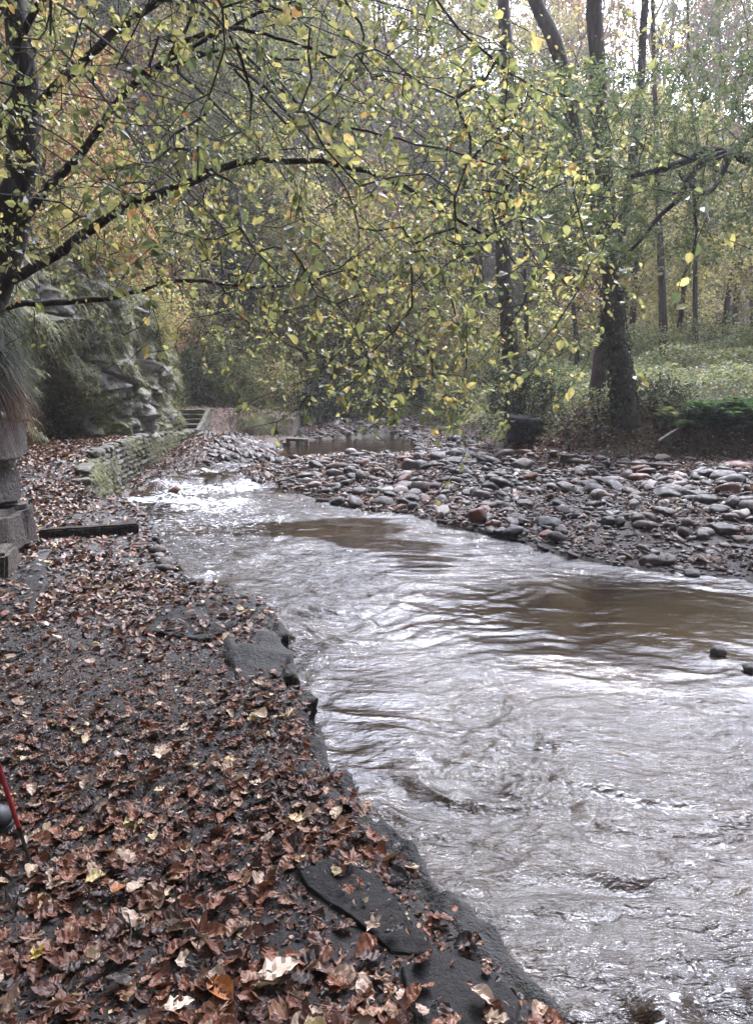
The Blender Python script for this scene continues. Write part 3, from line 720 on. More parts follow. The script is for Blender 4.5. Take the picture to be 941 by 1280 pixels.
def shingle():
    n = 110000; x = rng.uniform(-3.8, 12, n); y = rng.uniform(5.5, 27, n)
    z, pm, gm, bm_, s, W, dB, dH = height(x, y, True)
    dens = np.interp(y, [6, 12, 20, 27], [1, .9, .45, .2])
    lim = np.interp(-s, [-.5, -.15, .05], [0, .25, 1]) * np.where(dB > -.2, np.clip(1 - (dB + .2) / .9, 0, 1), 1)
    # visible-ish only
    ok = (rng.random(n) < dens * lim) & (x > -3.6) & (x < y * .62 + 1.5) & (gm + (s > -.1) > .4) & ~((s > .1) & (x < 0)) & (z < 2)
    x, y, z, s = x[ok], y[ok], z[ok], s[ok]
    r = rng.lognormal(math.log(.036), .62, len(x)); r = np.clip(r, .014, .2)
    r *= np.where((x > 2.2) & (s > -2.2), .72, 1) * np.interp(s, [-2.5, -.3, .2], [1.05, .85, .6]) * np.interp(x, [-3, 1, 5], [.95, 1.0, .85])
    d = np.hypot(x, y); ang = r / d
    order = np.argsort(-ang); ind = [i for i in order if abs(x[i] / y[i]) < .52 and s[i] < .05][:262]; inds = set(ind)
    cols = ['dark', 'grey', 'brown', 'grey', 'brown', 'grey', 'pink', 'pale', 'dark', 'brown', 'brown', 'red', 'dark', 'grey']
    word = dict(dark='dark wet', grey='mid grey', brown='dull brown', red='rusty red', pink='pinkish', pale='pale grey')
    for i in ind:
        c = cols[rng.integers(0, 14)]; o = stone_obj(int(rng.integers(0, 14)), c)
        asp = rng.uniform(.65, 1.0); fl = rng.uniform(.45, .75)
        place_stone(o, (x[i], y[i], z[i] + r[i] * fl * .35), (r[i] * 1.25, r[i] * asp, r[i] * fl), rng.uniform(0, 6.28), rng.normal(0, .2, 2))
        px = proj((x[i], y[i], z[i]))[0]
        where = 'upstream shingle' if px < 520 else ('middle of the shingle' if px < 700 else 'shingle below the bank')
        edge = 'by the waterline' if s[i] > -.6 else ('near the top' if s[i] < -2.6 else 'part way up')
        tag(o, f'{word[c]} river cobble among its like, {edge}, {where}', 'cobble', 'cobbles scattered over the shingle')
    mb = MB(); rest = np.array([i for i in range(len(x)) if i not in inds])
    tmpl = [rock(300 + k, 2 if k < 10 else 1, .25 * (k % 3), .22, 8) for k in range(20)]
    kk = rng.integers(0, 20, len(rest))
    for k in range(20):
        far = np.hypot(x[rest], y[rest]) > 13
        sel = rest[(kk == k)]
        if not len(sel): continue
        V, Fc = tmpl[k]; m = len(sel)
        a = rng.uniform(0, 6.28, m); ca, sa = np.cos(a), np.sin(a)
        S3 = np.stack([r[sel] * 1.25, r[sel] * rng.uniform(.6, 1, m), r[sel] * rng.uniform(.4, .7, m)], 1)
        Q = V[None] * S3[:, None]; t1 = rng.normal(0, .2, m)[:, None]
        Z = Q[..., 2] + Q[..., 0] * t1
        XX = Q[..., 0] * ca[:, None] - Q[..., 1] * sa[:, None]; YY = Q[..., 0] * sa[:, None] + Q[..., 1] * ca[:, None]
        Q = np.stack([XX + x[sel][:, None], YY + y[sel][:, None], Z + (z[sel] + r[sel] * .12)[:, None]], -1)
        mb.add(Q.reshape(-1, 3), (Fc[None] + (np.arange(m) * len(V))[:, None, None]).reshape(-1, 3))
    # fine pebbles
    tag(mb.build('shingle', M['pebble'], smooth=True), 'countless small wet river pebbles making up the shingle bar', kind='stuff')
    print('stones', len(x))
shingle()

# pale rubble bank below the steps
def rubble():
    mb = MB(); n = 420
    a = rng.random((n, 1)); b = rng.random((n, 1))
    q = [np.array(G(px, py, -.1)[:2]) for px, py in [(255, 575), (350, 568), (340, 552), (285, 545)]]
    p = (q[0] * (1 - a) + q[1] * a) * (1 - b) + (q[3] * (1 - a) + q[2] * a) * b
    z = height(p[:, 0], p[:, 1])
    for i in range(n):
        V, Fc = rock(500 + i % 17, 1, .4, .2, 5); r = rng.uniform(.05, .15)
        mb.add(V * (r * 1.2, r, r * .6) @ rotm(*rng.uniform(0, 1, 3)).T + (p[i, 0], p[i, 1], z[i] + r * .2), Fc)
    tag(mb.build('rubble', M['pebble'], smooth=False), 'heap of pale wet rubble at the foot of the far bank', kind='stuff')
rubble()

# ledge rocks and slabs along the water edge of the path
def ledge_things():
    B = [((350, 838), .34, .62, .36, -.27, 'dark wet boulder jutting from the ledge into the stream', 21, .2),
         ((372, 900), .13, .26, .3, -.33, 'narrow mossy rock at the foot of the jutting boulder', 22, -.2),
         ((196, 690), .16, .22, .13, -.1, 'small square rock on the path edge past the timber beam', 24, .3),
         ((318, 775), .42, .34, .2, -.16, 'flat topped dark rock at the corner of the ledge', 23, .5)]
    for (pp, sx, sy, sz, z, lab, sd, rz) in B:
        p = G(pp[0], pp[1], -.1); mb = MB(); V, Fc = rock(sd, 5, .55, .16, 7, 1.2, .05)
        mb.add(V * (sx, sy, sz) @ rotm(0, 0, rz).T, Fc); o = mb.build('ledge_rock', M['ledge'], smooth=True); o.location = (p[0] - sx * .55, p[1], z)
        tag(o, lab, 'rock')
    S = [([(418, 1078), (470, 1100), (520, 1165), (548, 1200), (490, 1195), (440, 1150), (385, 1110), (368, 1085)], 'dark smooth flagstone with a chipped corner near the middle of the path edge'),
         ([(545, 1195), (612, 1215), (650, 1262), (640, 1300), (590, 1320), (520, 1300), (500, 1215)], 'bluish wet flagstone nearest the camera at the water edge'),
         ([(205, 760), (285, 752), (300, 775), (262, 800), (180, 790)], 'wide wet dark slab on the path by the ledge corner'),
         ([(0, 705), (58, 700), (60, 730), (40, 765), (-30, 790), (-60, 740)], 'dark bare slab at the foot of the rock pillar')]
    for k, (poly, lab) in enumerate(S):
        cor = np.array([G(x, y, 0)[:2] for x, y in poly]); pts = np.concatenate([cor[i] * (1 - t) + cor[(i + 1) % len(cor)] * t for i in range(len(cor)) for t in [np.linspace(0, 1, 21)[:-1, None]]]); c = pts.mean(0)
        q = pts - c; q = q * (1 + .04 * noise2(q[:, 0] * 9, q[:, 1] * 9, k))[:, None]
        rings = [1.03, 1.01, 1.0, .985] + list(np.linspace(.96, .05, 22)); zs = [-.14, -.02, .0, .006] + [.009] * 22
        SLABS.append(pts)
        V = []
        for s_, zz in zip(rings, zs):
            for v in q: V.append((v[0] * s_, v[1] * s_, zz + .011 * float(fbm2(v[0] * s_ * 6, v[1] * s_ * 6, 4, 50 + k))))
        m = len(q); V.append((0, 0, .009 + .011 * float(fbm2(0, 0, 4, 50 + k)))); Fq = grid_faces(len(rings), m, True)
        tri = np.array([[(len(rings) - 1) * m + (i + 1) % m, (len(rings) - 1) * m + i, len(V) - 1] for i in range(m)])
        o = link_mesh('flagstone', V, [Fq[:, ::-1], tri[:, ::-1]], M['slab'], smooth=False); o.location = (c[0], c[1], hz(c[0], c[1]) + .014)
        tag(o, lab, 'flagstone')
ledge_things()
def edge_stones():
    line = smooth_poly([np.array(p) for p in L1], 6); S = np.concatenate([[0], np.cumsum(np.linalg.norm(np.diff(line, axis=0), axis=1))])
    s_ = .1; k = 0
    T = np.gradient(line, axis=0); T /= np.linalg.norm(T, axis=1)[:, None]
    while s_ < S[-1] - .1:
        ln = rng.uniform(.28, .6); m = min(s_ + ln / 2, S[-1]); c = np.array([np.interp(m, S, line[:, 0]), np.interp(m, S, line[:, 1])]); i = min(np.searchsorted(S, m), len(line) - 1); t = T[i]
        nl = np.array([-t[1], t[0]]); c = c + nl * .06
        V, Fc = rock(700 + k, 5, .8, .13, 4, 1.3, .05); V = V * (ln * .64, rng.uniform(.11, .145), .24) @ rotm(rng.normal(0, .06), rng.normal(0, .05), math.atan2(t[1], t[0]) + rng.normal(0, .1)).T
        V = V - (0, 0, V[:, 2].max()); mb = MB(); mb.add(V, Fc); o = mb.build('edge_stone', M['ledge'], smooth=True); o.location = (*c, rng.uniform(-.015, .02))
        tag(o, f'dark rough stone edging the path above the water, {["nearest the camera", "second from the camera", "third from the camera", "fourth from the camera", "fifth from the camera", "sixth from the camera", "seventh from the camera", "eighth from the camera", "ninth from the camera", "tenth from the camera", "eleventh from the camera", "twelfth from the camera", "thirteenth from the camera", "fourteenth from the camera", "fifteenth from the camera", "sixteenth from the camera", "seventeenth from the camera", "eighteenth from the camera", "nineteenth from the camera", "twentieth from the camera"][min(k, 19)]}', 'edge stone', 'stones edging the path')
        s_ += ln * .9; k += 1
    print('edge stones', k)
edge_stones()
print('stones ok')

# ------------------------------------------------------------------ fallen leaves
def leaf_template(kind, seed):
    r = np.random.default_rng(seed); n = 9
    u = np.linspace(0, 1, n + 1)
    if kind == 'oak':
        w = .27 * np.sin(np.pi * np.clip(u, 0, 1) ** .85) ** .7 * (1 + .38 * np.cos(u * 2 * np.pi * 4))
    elif kind == 'oval':
        w = .31 * np.sin(np.pi * u ** .85) ** .75
    else: w = None
    c1, c2, c3 = r.uniform(-.6, .8), r.uniform(-.5, 1.7), r.uniform(-.6, .6)
    if w is not None:
        w[0] = .012; w[-1] = .01
        V = []
        for i in range(n + 1):
            for s in (-1, -.5, 0, .5, 1):
                x = u[i] - .5; y = s * w[i]
                V.append((x, y, c1 * x * x * .6 + c2 * y * y * 2 + c3 * x * y + .03 * r.normal() + .02 * (-1) ** i * abs(s)))
        Fc = grid_faces(n + 1, 5)
        V = np.array(V)
        return V - (0, 0, V[:, 2].min()), [Fc]
    # maple: star outline fan
    m = 30; a = np.linspace(0, 2 * np.pi, m, endpoint=False)
    lob = np.array([1., .32, .8, .32, .62, .25, .42, .2, .42, .25, .62, .32, .8, .32, 1.])
    rad = .5 * np.interp((a / (2 * np.pi)) * 10, np.arange(11), [1, .45, .92, .42, .7, .16, .7, .42, .92, .45, 1]) * (1 + .1 * r.normal(size=m))
    o1 = np.stack([rad * np.cos(a), rad * np.sin(a)], 1); V = np.concatenate([[[0, 0]], o1 * .5, o1])
    zc = c1 * (V ** 2).sum(1) + .5 * c3 * V[:, 0] * V[:, 1] + .035 * r.normal(size=len(V))
    V = np.concatenate([V, zc[:, None]], 1)
    i = np.arange(m); j = (i + 1) % m
    return V - (0, 0, V[:, 2].min()), [np.stack([0 * i, 1 + i, 1 + j], 1), np.stack([1 + i, 1 + m + i, 1 + m + j, 1 + j], 1)]
LT = [(k, *leaf_template(k, 10 + i)) for i, k in enumerate(['oak', 'oval', 'oval', 'maple', 'oak', 'oval', 'oak', 'oval', 'maple', 'oval', 'oak', 'oval', 'oval'])]
lmesh = {}
def leaf_obj(k, col):
    if (k, col) not in lmesh:
        kind, V, fl = LT[k]; mb = MB(); mb.add(V, *fl)
        pe = np.array([(-.5, 0, 0), (-.62, .02, .02), (-.72, .06, .01)]) if kind != 'maple' else np.array([(-.1, 0, .02), (-.45, .03, .02), (-.75, .1, .01)])
        tube(mb, pe + (0, 0, float(V[:, 2].mean()) * .5), .008, 4)
        o = mb.build('fallen_leaf', M['lf_' + col], smooth=False); lmesh[(k, col)] = o.data; return o
    o = bpy.data.objects.new('fallen_leaf', lmesh[(k, col)]); COL.objects.link(o); return o
def litter():
    # candidate spots on the path side
    n = 92000; y = 1.1 + 17 * rng.random(n) ** 1.8; x = rng.uniform(-6, 1.3, n); y[:30000] = rng.uniform(4.5, 19, 30000)
    z, pm, gm, bm_, s, W, dB, dH = height(x, y, True)
    z = np.where((np.abs(s) < .14) & (y < 7.5), np.maximum(z, -.012), z)
    ok = (s < np.where(y < 7.5, .03, -.015)) & (dH < -.05) & ((s < -.11) | (rng.random(n) < .55) | (y > 7.5)) & (x > -y * .62 - .3) & (pm + (y > 6) > .3) & (x < 1.3)
    ok &= rng.random(n) < np.interp(fbm2(x * 1.6, y * 1.6, 3, 70), [-.5, 0, .3], [.3, .8, 1])
    x, y, z = x[ok], y[ok], z[ok]; lift = slab_lift(x, y); kp = (lift == 0) | (rng.random(len(x)) < .4); x, y, z = x[kp], y[kp], (z + lift)[kp]
    spec = [((45, 1205), 'maple', 'yellow', .085, 'small yellow lobed leaf lying at the left of the dark mud'), ((350, 1222), 'oak', 'pale', .15, 'large pale silvery leaf with a stalk beside the flagstones'),
            ((312, 1232), 'oak', 'tan', .085, 'small pinkish lobed oak leaf left of the large pale leaf'), ((276, 1249), 'oval', 'orange', .12, 'smooth bright orange oval leaf near the bottom of the path'),
            ((225, 1268), 'oak', 'pale', .1, 'pale lobed oak leaf near the bottom edge beside the orange oval leaf'), ((80, 1268), 'maple', 'brown', .15, 'large curled brown leaf at the bottom left of the path'),
            ((440, 1090), 'maple', 'tan', .12, 'tan curled leaf lying alone on the dark flagstone'), ((112, 1072), 'maple', 'tan', .13, 'crumpled golden tan leaf right of the walking pole tip'),
            ((200, 945), 'maple', 'pale', .13, 'bright pale leaf in the middle of the path upslope of the pole'), ((325, 900), 'oval', 'pale', .14, 'long pale leaf near the foot of the jutting boulder'),
            ((190, 1130), 'oval', 'brown', .15, 'long curled brown leaf across the middle of the near path'), ((150, 1118), 'oval', 'orange', .1, 'orange brown oval leaf just above the long curled brown leaf'),
            ((285, 700), 'oval', 'yellow', .09, 'single yellow leaf on the path before the timber beam')]
    spec[-1] = ((145, 742), 'oval', 'yellow', .1, 'single yellow leaf on the path a little before the timber beam')
    for (pp, kind, col, sz, lab) in spec:
        sz *= .78; p = G(*pp, 0); ks = [i for i, q in enumerate(LT) if q[0] == kind]; o = leaf_obj(ks[int(rng.integers(0, len(ks)))], col)
        o.location = (p[0], p[1], hz(p[0], p[1]) + .025 + float(slab_lift(p[0], p[1]))); o.scale = (sz, sz, sz); o.rotation_euler = (rng.normal(0, .15), rng.normal(0, .15), rng.uniform(0, 6.28))
        tag(o, lab, 'leaf')
    d = np.hypot(x, y); vis = np.abs(x / y) < .6
    order = np.argsort(d + 100 * ~vis); ind = order[:285]; rest = order[285:]
    cols = ['russet', 'russet', 'brown', 'russet', 'tan', 'brown', 'brown', 'dark', 'dark', 'russet', 'brown', 'russet', 'brown', 'russet', 'dark', 'tan', 'pale', 'brown', 'russet', 'orange']
    kw = dict(oak='lobed oak', oval='oval beech', maple='pointed maple')
    for i in ind:
        k = int(rng.integers(0, len(LT))); c = cols[rng.integers(0, len(cols))]; o = leaf_obj(k, c)
        sz = rng.uniform(.036, .092); o.location = (x[i], y[i], z[i] + rng.uniform(.003, .018)); o.scale = (sz, sz, sz * rng.uniform(.6, 1.4)); o.rotation_euler = (rng.normal(0, .3), rng.normal(0, .3), rng.uniform(0, 6.28))
        tag(o, f'{c} {kw[LT[k][0]]} leaf in the near leaf litter, like others of its kind', 'leaf', 'fallen leaves on the near path')
    mb = MB(); kk = rng.integers(0, len(LT), len(rest)); kk = np.where((d[rest] > 4.2) & (kk == 3) | (kk == 8), 1, kk)
    for k2 in range(2 * len(LT)):
        k = k2 // 2; far = k2 % 2; sel = rest[(kk == k) & ((d[rest] > 4.2) == bool(far))]; kind, V, fl = LT[k]; m = len(sel)
        if not m: continue
        if far and kind != 'maple':
            V = V.reshape(10, 5, 3)[[0, 2, 4, 6, 8, 9]][:, [0, 2, 4]].reshape(-1, 3); fl = [grid_faces(6, 3)]
        a = rng.uniform(0, 6.28, m); sz = rng.uniform(.026, .066, m) * np.interp(d[sel], [1.6, 3, 12], [1.4, 1, 1.5]); t1 = rng.normal(0, .3, m); t2 = rng.normal(0, .3, m)
        Q = V[None] * sz[:, None, None]; Z = Q[..., 2] + Q[..., 0] * t1[:, None] + Q[..., 1] * t2[:, None]
        XX = Q[..., 0] * np.cos(a)[:, None] - Q[..., 1] * np.sin(a)[:, None]; YY = Q[..., 0] * np.sin(a)[:, None] + Q[..., 1] * np.cos(a)[:, None]
        Q = np.stack([XX + x[sel][:, None], YY + y[sel][:, None], Z + (z[sel] + rng.uniform(.002, .02, m))[:, None]], -1)
        mb.add(Q.reshape(-1, 3), *[(f[None] + (np.arange(m) * len(V))[:, None, None]).reshape(-1, f.shape[1]) for f in fl])
    tag(mb.build('leaf_litter', M['litter'], smooth=False), 'thick carpet of wet russet fallen leaves over the path', kind='stuff')
    # crumbs: tiny fragments between the leaves and twigs
    n = 60000; y = 1.1 + 4.5 * rng.random(n) ** 1.3; x = rng.uniform(-3, 1.2, n); z, pm, gm, bm_, s, W, dB, dH = height(x, y, True)
    ok = (s < -.01) & (x > -y * .6 - .2); x, y, z = x[ok], y[ok], z[ok]; lf_ = slab_lift(x, y); kp = (lf_ == 0) | (rng.random(len(x)) < .12); x, y, z = x[kp], y[kp], (z + lf_ * 1.3)[kp]; n = len(x); mb = MB()
    ax = rng.normal(0, 1, (n, 3)) * (1, 1, .3); nr_ = rng.normal(0, .5, (n, 3)) + (0, 0, 1)
    leaves(mb, np.stack([x, y, z + rng.uniform(.001, .008, n)], 1), ax, nr_, rng.uniform(.006, .026, n), .9)
    tag(mb.build('leaf_fragments', M['litter']), 'small broken bits of leaf trodden into the wet mud', kind='stuff')
    print('litter', len(rest))
litter()

# ------------------------------------------------------------------ tree growing
UPV = np.array([0, 0, 1.])
class Grow:
    def __init__(s, cap=60000):
        s.p = np.zeros((cap, 3)); s.par = np.full(cap, -1); s.pl = np.zeros(cap); s.n = 0; s.chains = []
    def chain(s, pts, par=-1, kind=0):
        i0 = s.n; pts = np.asarray(pts); k = len(pts)
        s.p[i0:i0 + k] = pts
        prev = par
        for i in range(k):
            s.par[i0 + i] = prev
            s.pl[i0 + i] = (s.pl[prev] + np.linalg.norm(pts[i] - s.p[prev])) if prev >= 0 else 0
            prev = i0 + i
        s.n += k; s.chains.append((i0, k, par, kind)); return i0
    def attract(s, A, step=.2, k=.3, sag=.0, jit=.02, first=0, align=.45):
        root = s.p[0]
        D0 = np.array([np.min(np.linalg.norm(s.p[first:s.n] - a, axis=1)) for a in A]); A = A[np.argsort(D0)]
        for a in A:
            v = s.p[first:s.n] - a; d = np.sqrt((v * v).sum(1)); j = first + int(np.argmin(d + k * s.pl[first:s.n])); L = d[j - first]
            if L < step * .5: continue
            q = s.par[j]; pd = s.p[j] - s.p[q] if q >= 0 else UPV; pd = pd / (np.linalg.norm(pd) + 1e-9)
            dr = (a - s.p[j]) / L
            c = s.p[j] + (pd * align + dr * (1 - align)) * L * .5 + UPV * L * sag
            m = max(2, int(math.ceil(L / step))); t = np.linspace(0, 1, m + 1)[1:, None]
            pts = s.p[j] * (1 - t) ** 2 + 2 * c * t * (1 - t) + a * t * t
            pts[:-1] += rng.normal(0, jit * step, (m - 1, 3)) if m > 1 else 0
            s.chain(pts, j, 1)
    def radii(s, rmin, ex=.5):
        c = np.zeros(s.n); ch = np.ones(s.n)
        for i in range(s.n):
            pass
        has = np.zeros(s.n, bool); has[s.par[:s.n][s.par[:s.n] >= 0]] = True
        c[~has] = 1
        for i in range(s.n - 1, -1, -1):
            if s.par[i] >= 0: c[s.par[i]] += c[i]
        s.r = rmin * np.maximum(c, 1) ** ex; return s.r
    def emit(s, mb, kinds=(1,), sides=4, rmax=None, which=None):
        for ci, (i0, k, par, kind) in enumerate(s.chains):
            if kind not in kinds: continue
            if kind == 2 and par >= 0 and np.linalg.norm(s.p[par] - s.p[i0]) > .6: par = -1
            if which is not None and ci not in which: continue
            idx = np.arange(i0, i0 + k); pts = s.p[idx]; r = s.r[idx]
            if par >= 0: pts = np.concatenate([s.p[par:par + 1], pts]); r = np.concatenate([[min(s.r[par], r[0] * 1.15)], r])
            r = np.minimum(r, rmax) if rmax else r
            sd = sides if r.max() < .03 else (6 if r.max() < .07 else 9)
            tube(mb, pts, r, sd)
    def leaf_points(s, per, frac=.8, kinds=(1,), rl=None):
        Ps, Ds = [], []
        for (i0, k, par, kind) in s.chains:
            if kind not in kinds or par < 0: continue
            pts = np.concatenate([s.p[par:par + 1], s.p[i0:i0 + k]])
            m = rng.poisson(per)
            if rl is not None and s.r[i0 + k - 1] > rl: continue
            if m == 0: continue
            t = (1 - frac * rng.random(m) ** 1.2) * (len(pts) - 1); i = np.minimum(t.astype(int), len(pts) - 2); f = (t - i)[:, None]
            q = pts[i] * (1 - f) + pts[i + 1] * f; d = pts[i + 1] - pts[i]; Ps.append(q); Ds.append(d / (np.linalg.norm(d, axis=1)[:, None] + 1e-9))
        return np.concatenate(Ps), np.concatenate(Ds)
def leaf_from(mb, Pn, Dn, size, spread=.0, droop=.3, flat=.5, wide=1.0):
    n = len(Pn); sd = np.cross(Dn, UPV) + rng.normal(0, .2, (n, 3)); sgn = rng.choice([-1, 1], n)[:, None]
    ax = Dn * .6 + sd * sgn * .8 + rng.normal(0, .35, (n, 3)); ax[:, 2] -= droop
    nm = UPV * flat + rng.normal(0, .5, (n, 3))
    leaves(mb, Pn + rng.normal(0, 1, (n, 3)) * spread, ax, nm, size, wide)

def stems(px_list, D0, D1=None, n=6):
    D1 = D1 or D0; m = len(px_list)
    pts = [P(px_list[i][0], px_list[i][1], D0 + (D1 - D0) * i / (m - 1)) for i in range(m)]
    return smooth_poly(pts, n)
def trunk_mesh(pts, w0, w1, name, mat, parent, org, sides=14, lump=.18, flare=1.5):
    n = len(pts); t = np.linspace(0, 1, n); r = (w0 * (1 - t) + w1 * t) / 2; r = r * (1 + (flare - 1) * np.exp(-t * n / 2.0))
    mb = MB(); tube(mb, pts - org, r, sides, True, lump); return mb.build(name, mat, parent, True)

def ell(c, r, n, hollow=.3):
    v = rng.normal(size=(n, 3)); v /= np.linalg.norm(v, axis=1)[:, None]; return np.asarray(c) + v * np.asarray(r) * (hollow + (1 - hollow) * rng.random((n, 1)) ** .5)
# ---- left tree overhanging the path (the near canopy)
def left_tree():
    trunk = stems([(-30, 400), (0, 330), (18, 262), (30, 205), (32, 120), (22, 40), (15, -60), (30, -200)], 5.9, 5.5)
    org = np.array([trunk[0][0], trunk[0][1], trunk[0][2] - .25])
    e = empty('overhanging_tree', org, 'dark tree on the rock pillar with yellow green leafed boughs over path and stream', 'tree')
    trunk = np.concatenate([[org], trunk])
    trunk_mesh(trunk, .32, .13, 'trunk', M['bark_dark'], e, org)
    g = Grow(); g.chain(trunk, -1, 0)
    boughs = [([(-15, 365), (40, 335), (80, 312), (110, 290), (150, 262), (200, 240), (250, 222), (300, 203), (345, 201), (400, 203), (460, 215), (520, 240), (590, 285), (625, 300)], 5.9, 4.6, .15, .03),
              ([(-20, 395), (20, 382), (80, 378), (130, 374), (170, 364), (222, 350), (290, 356), (350, 358), (395, 350), (445, 332)], 6.0, 5.6, .10, .018),
              ([(28, 280), (60, 235), (95, 200), (130, 152), (165, 105), (205, 78), (245, 46), (300, 36), (360, 52), (420, 72)], 5.7, 4.8, .12, .03),
              ([(165, 105), (200, 88), (255, 68), (300, 60), (350, 74), (415, 72)], 5.45, 5.0, .06, .02),
              ([(205, 78), (260, 48), (310, 22), (370, 0), (430, -40)], 5.4, 4.8, .06, .02),
              ([(30, 150), (120, 60), (200, 0), (330, -80), (480, -150), (600, -190)], 5.6, 3.6, .12, .035),
              ([(20, 60), (80, -40), (180, -140), (300, -220)], 5.5, 4.2, .1, .04),
              ([(25, 100), (-10, 40), (-60, -20), (-120, -120)], 5.6, 4.0, .09, .03),
              ([(200, 0), (260, 20), (330, 90), (400, 150), (440, 160), (520, 180), (600, 200), (680, 240)], 4.6, 3.4, .035, .012),
              ([(330, -80), (400, -40), (450, 30), (452, 75), (432, 100), (405, 140), (385, 152), (358, 155)], 4.2, 3.9, .03, .012),
              ([(452, 78), (490, 92), (545, 97), (600, 100)], 4.0, 3.7, .015, .006),
              ([(480, -150), (520, -60), (560, 20), (640, 90), (690, 120)], 3.7, 3.0, .03, .012)]
    rad = {}
    for px, d0, d1, w0, w1 in boughs:
        pts = stems(px, d0, d1, 4); pts[1:-1] += rng.normal(0, .005, (len(pts) - 2, 3)); i0 = g.chain(pts, int(np.argmin(np.linalg.norm(g.p[:g.n] - pts[0], axis=1))), 0)
        mb = MB(); tube(mb, pts - org, np.linspace(w0 * .6, w1 * .5, len(pts)) / 2, 9, True, .15); mb.build('bough', M['bark_dark'], e, True)
    # long bare twigs arching from upper left to lower right
    for _ in range(46):
        x0 = rng.uniform(-120, 330); y0 = rng.uniform(-160, 130); L = rng.uniform(160, 430); a0 = rng.uniform(.1, .8); a1 = a0 + rng.uniform(.1, .9); d = rng.uniform(2.6, 5.2); pp = [(x0, y0)]
        for q in range(7):
            a = a0 + (a1 - a0) * q / 6; x0 += L / 7 * math.cos(a) + rng.normal(0, 3); y0 += L / 7 * math.sin(a) + rng.normal(0, 3); pp.append((x0, y0))
        pts = stems(pp, d, d + rng.uniform(-.4, .6), 3); g.chain(pts, int(np.argmin(np.linalg.norm(g.p[:g.n] - pts[0], axis=1))), 2)
    low = lambda x: np.interp(x, [-150, 0, 100, 230, 300, 380, 450, 560, 640, 690, 730, 800, 860], [330, 345, 370, 395, 450, 490, 515, 520, 528, 430, 410, 350, 300])
    A = []
    while len(A) < 2300:
        x = rng.uniform(-160, 760); y = rng.uniform(-260, 525)
        if y > low(x) - rng.exponential(8): continue
        if x < 250 and y > 330 and rng.random() < .6: continue
        if x > 640 and y < 90: continue
        if x > 560 and y < 60 and rng.random() < .85: continue
        if x > 690 and rng.random() < .6: continue
        if 600 < x < 665 and y > 290 and rng.random() < .75: continue
        d = rng.uniform(3.4, 7.6) if x < 520 else rng.uniform(3.0, 6.2)
        if rng.random() < .16: d = rng.uniform(2.2, 3.2)
        A.append(P(x, y, d))
    A = np.concatenate([np.array(A), ell((-1.3, 4.2, 8.2), (4.6, 3.4, 2.4), 260, .2)])  # the ellipsoid is an upper crown above the frame, added to shade the path
    g.attract(A, .14, .12, .10, .12, 0, .55)
    # side twiglets
    g.radii(.0018, .5)
    B = []
    for (i0, k, par, kind) in list(g.chains):
        if kind == 1:
            for q in range(rng.integers(1, 4)):
                i = i0 + rng.integers(0, k); dd = g.p[i] - g.p[g.par[i]]; dd /= np.linalg.norm(dd) + 1e-9
                B.append(g.p[i] + dd * .18 + rng.normal(0, .16, 3) - (0, 0, .03))
    g.attract(np.array(B), .09, .0, .03, .1, 0, .5)
    g.radii(.0013, .38)
    mb = MB(); g.emit(mb, (1, 2), 4, .008); mb.v = [v - org for v in mb.v]; tag(mb.build('twigs', M['twig'], e))
    Pn, Dn = g.leaf_points(6.0, .9); mb = MB(); px = np.array([proj(p)[0] for p in Pn])
    keep = rng.random(len(Pn)) < np.interp(px, [-100, 100, 350, 500, 700], [.5, .6, .75, .7, .8])
    Pn, Dn = Pn[keep], Dn[keep]
    leaf_from(mb, Pn - org, Dn, rng.uniform(.022, .044, len(Pn)) * np.where(Pn[:, 2] > 6, 2.4, 1), .01, .45, .4, 1.15)
    mb.build('leaves', M['leaf_near'], e); print('near leaves', len(Pn), 'nodes', g.n)
left_tree()

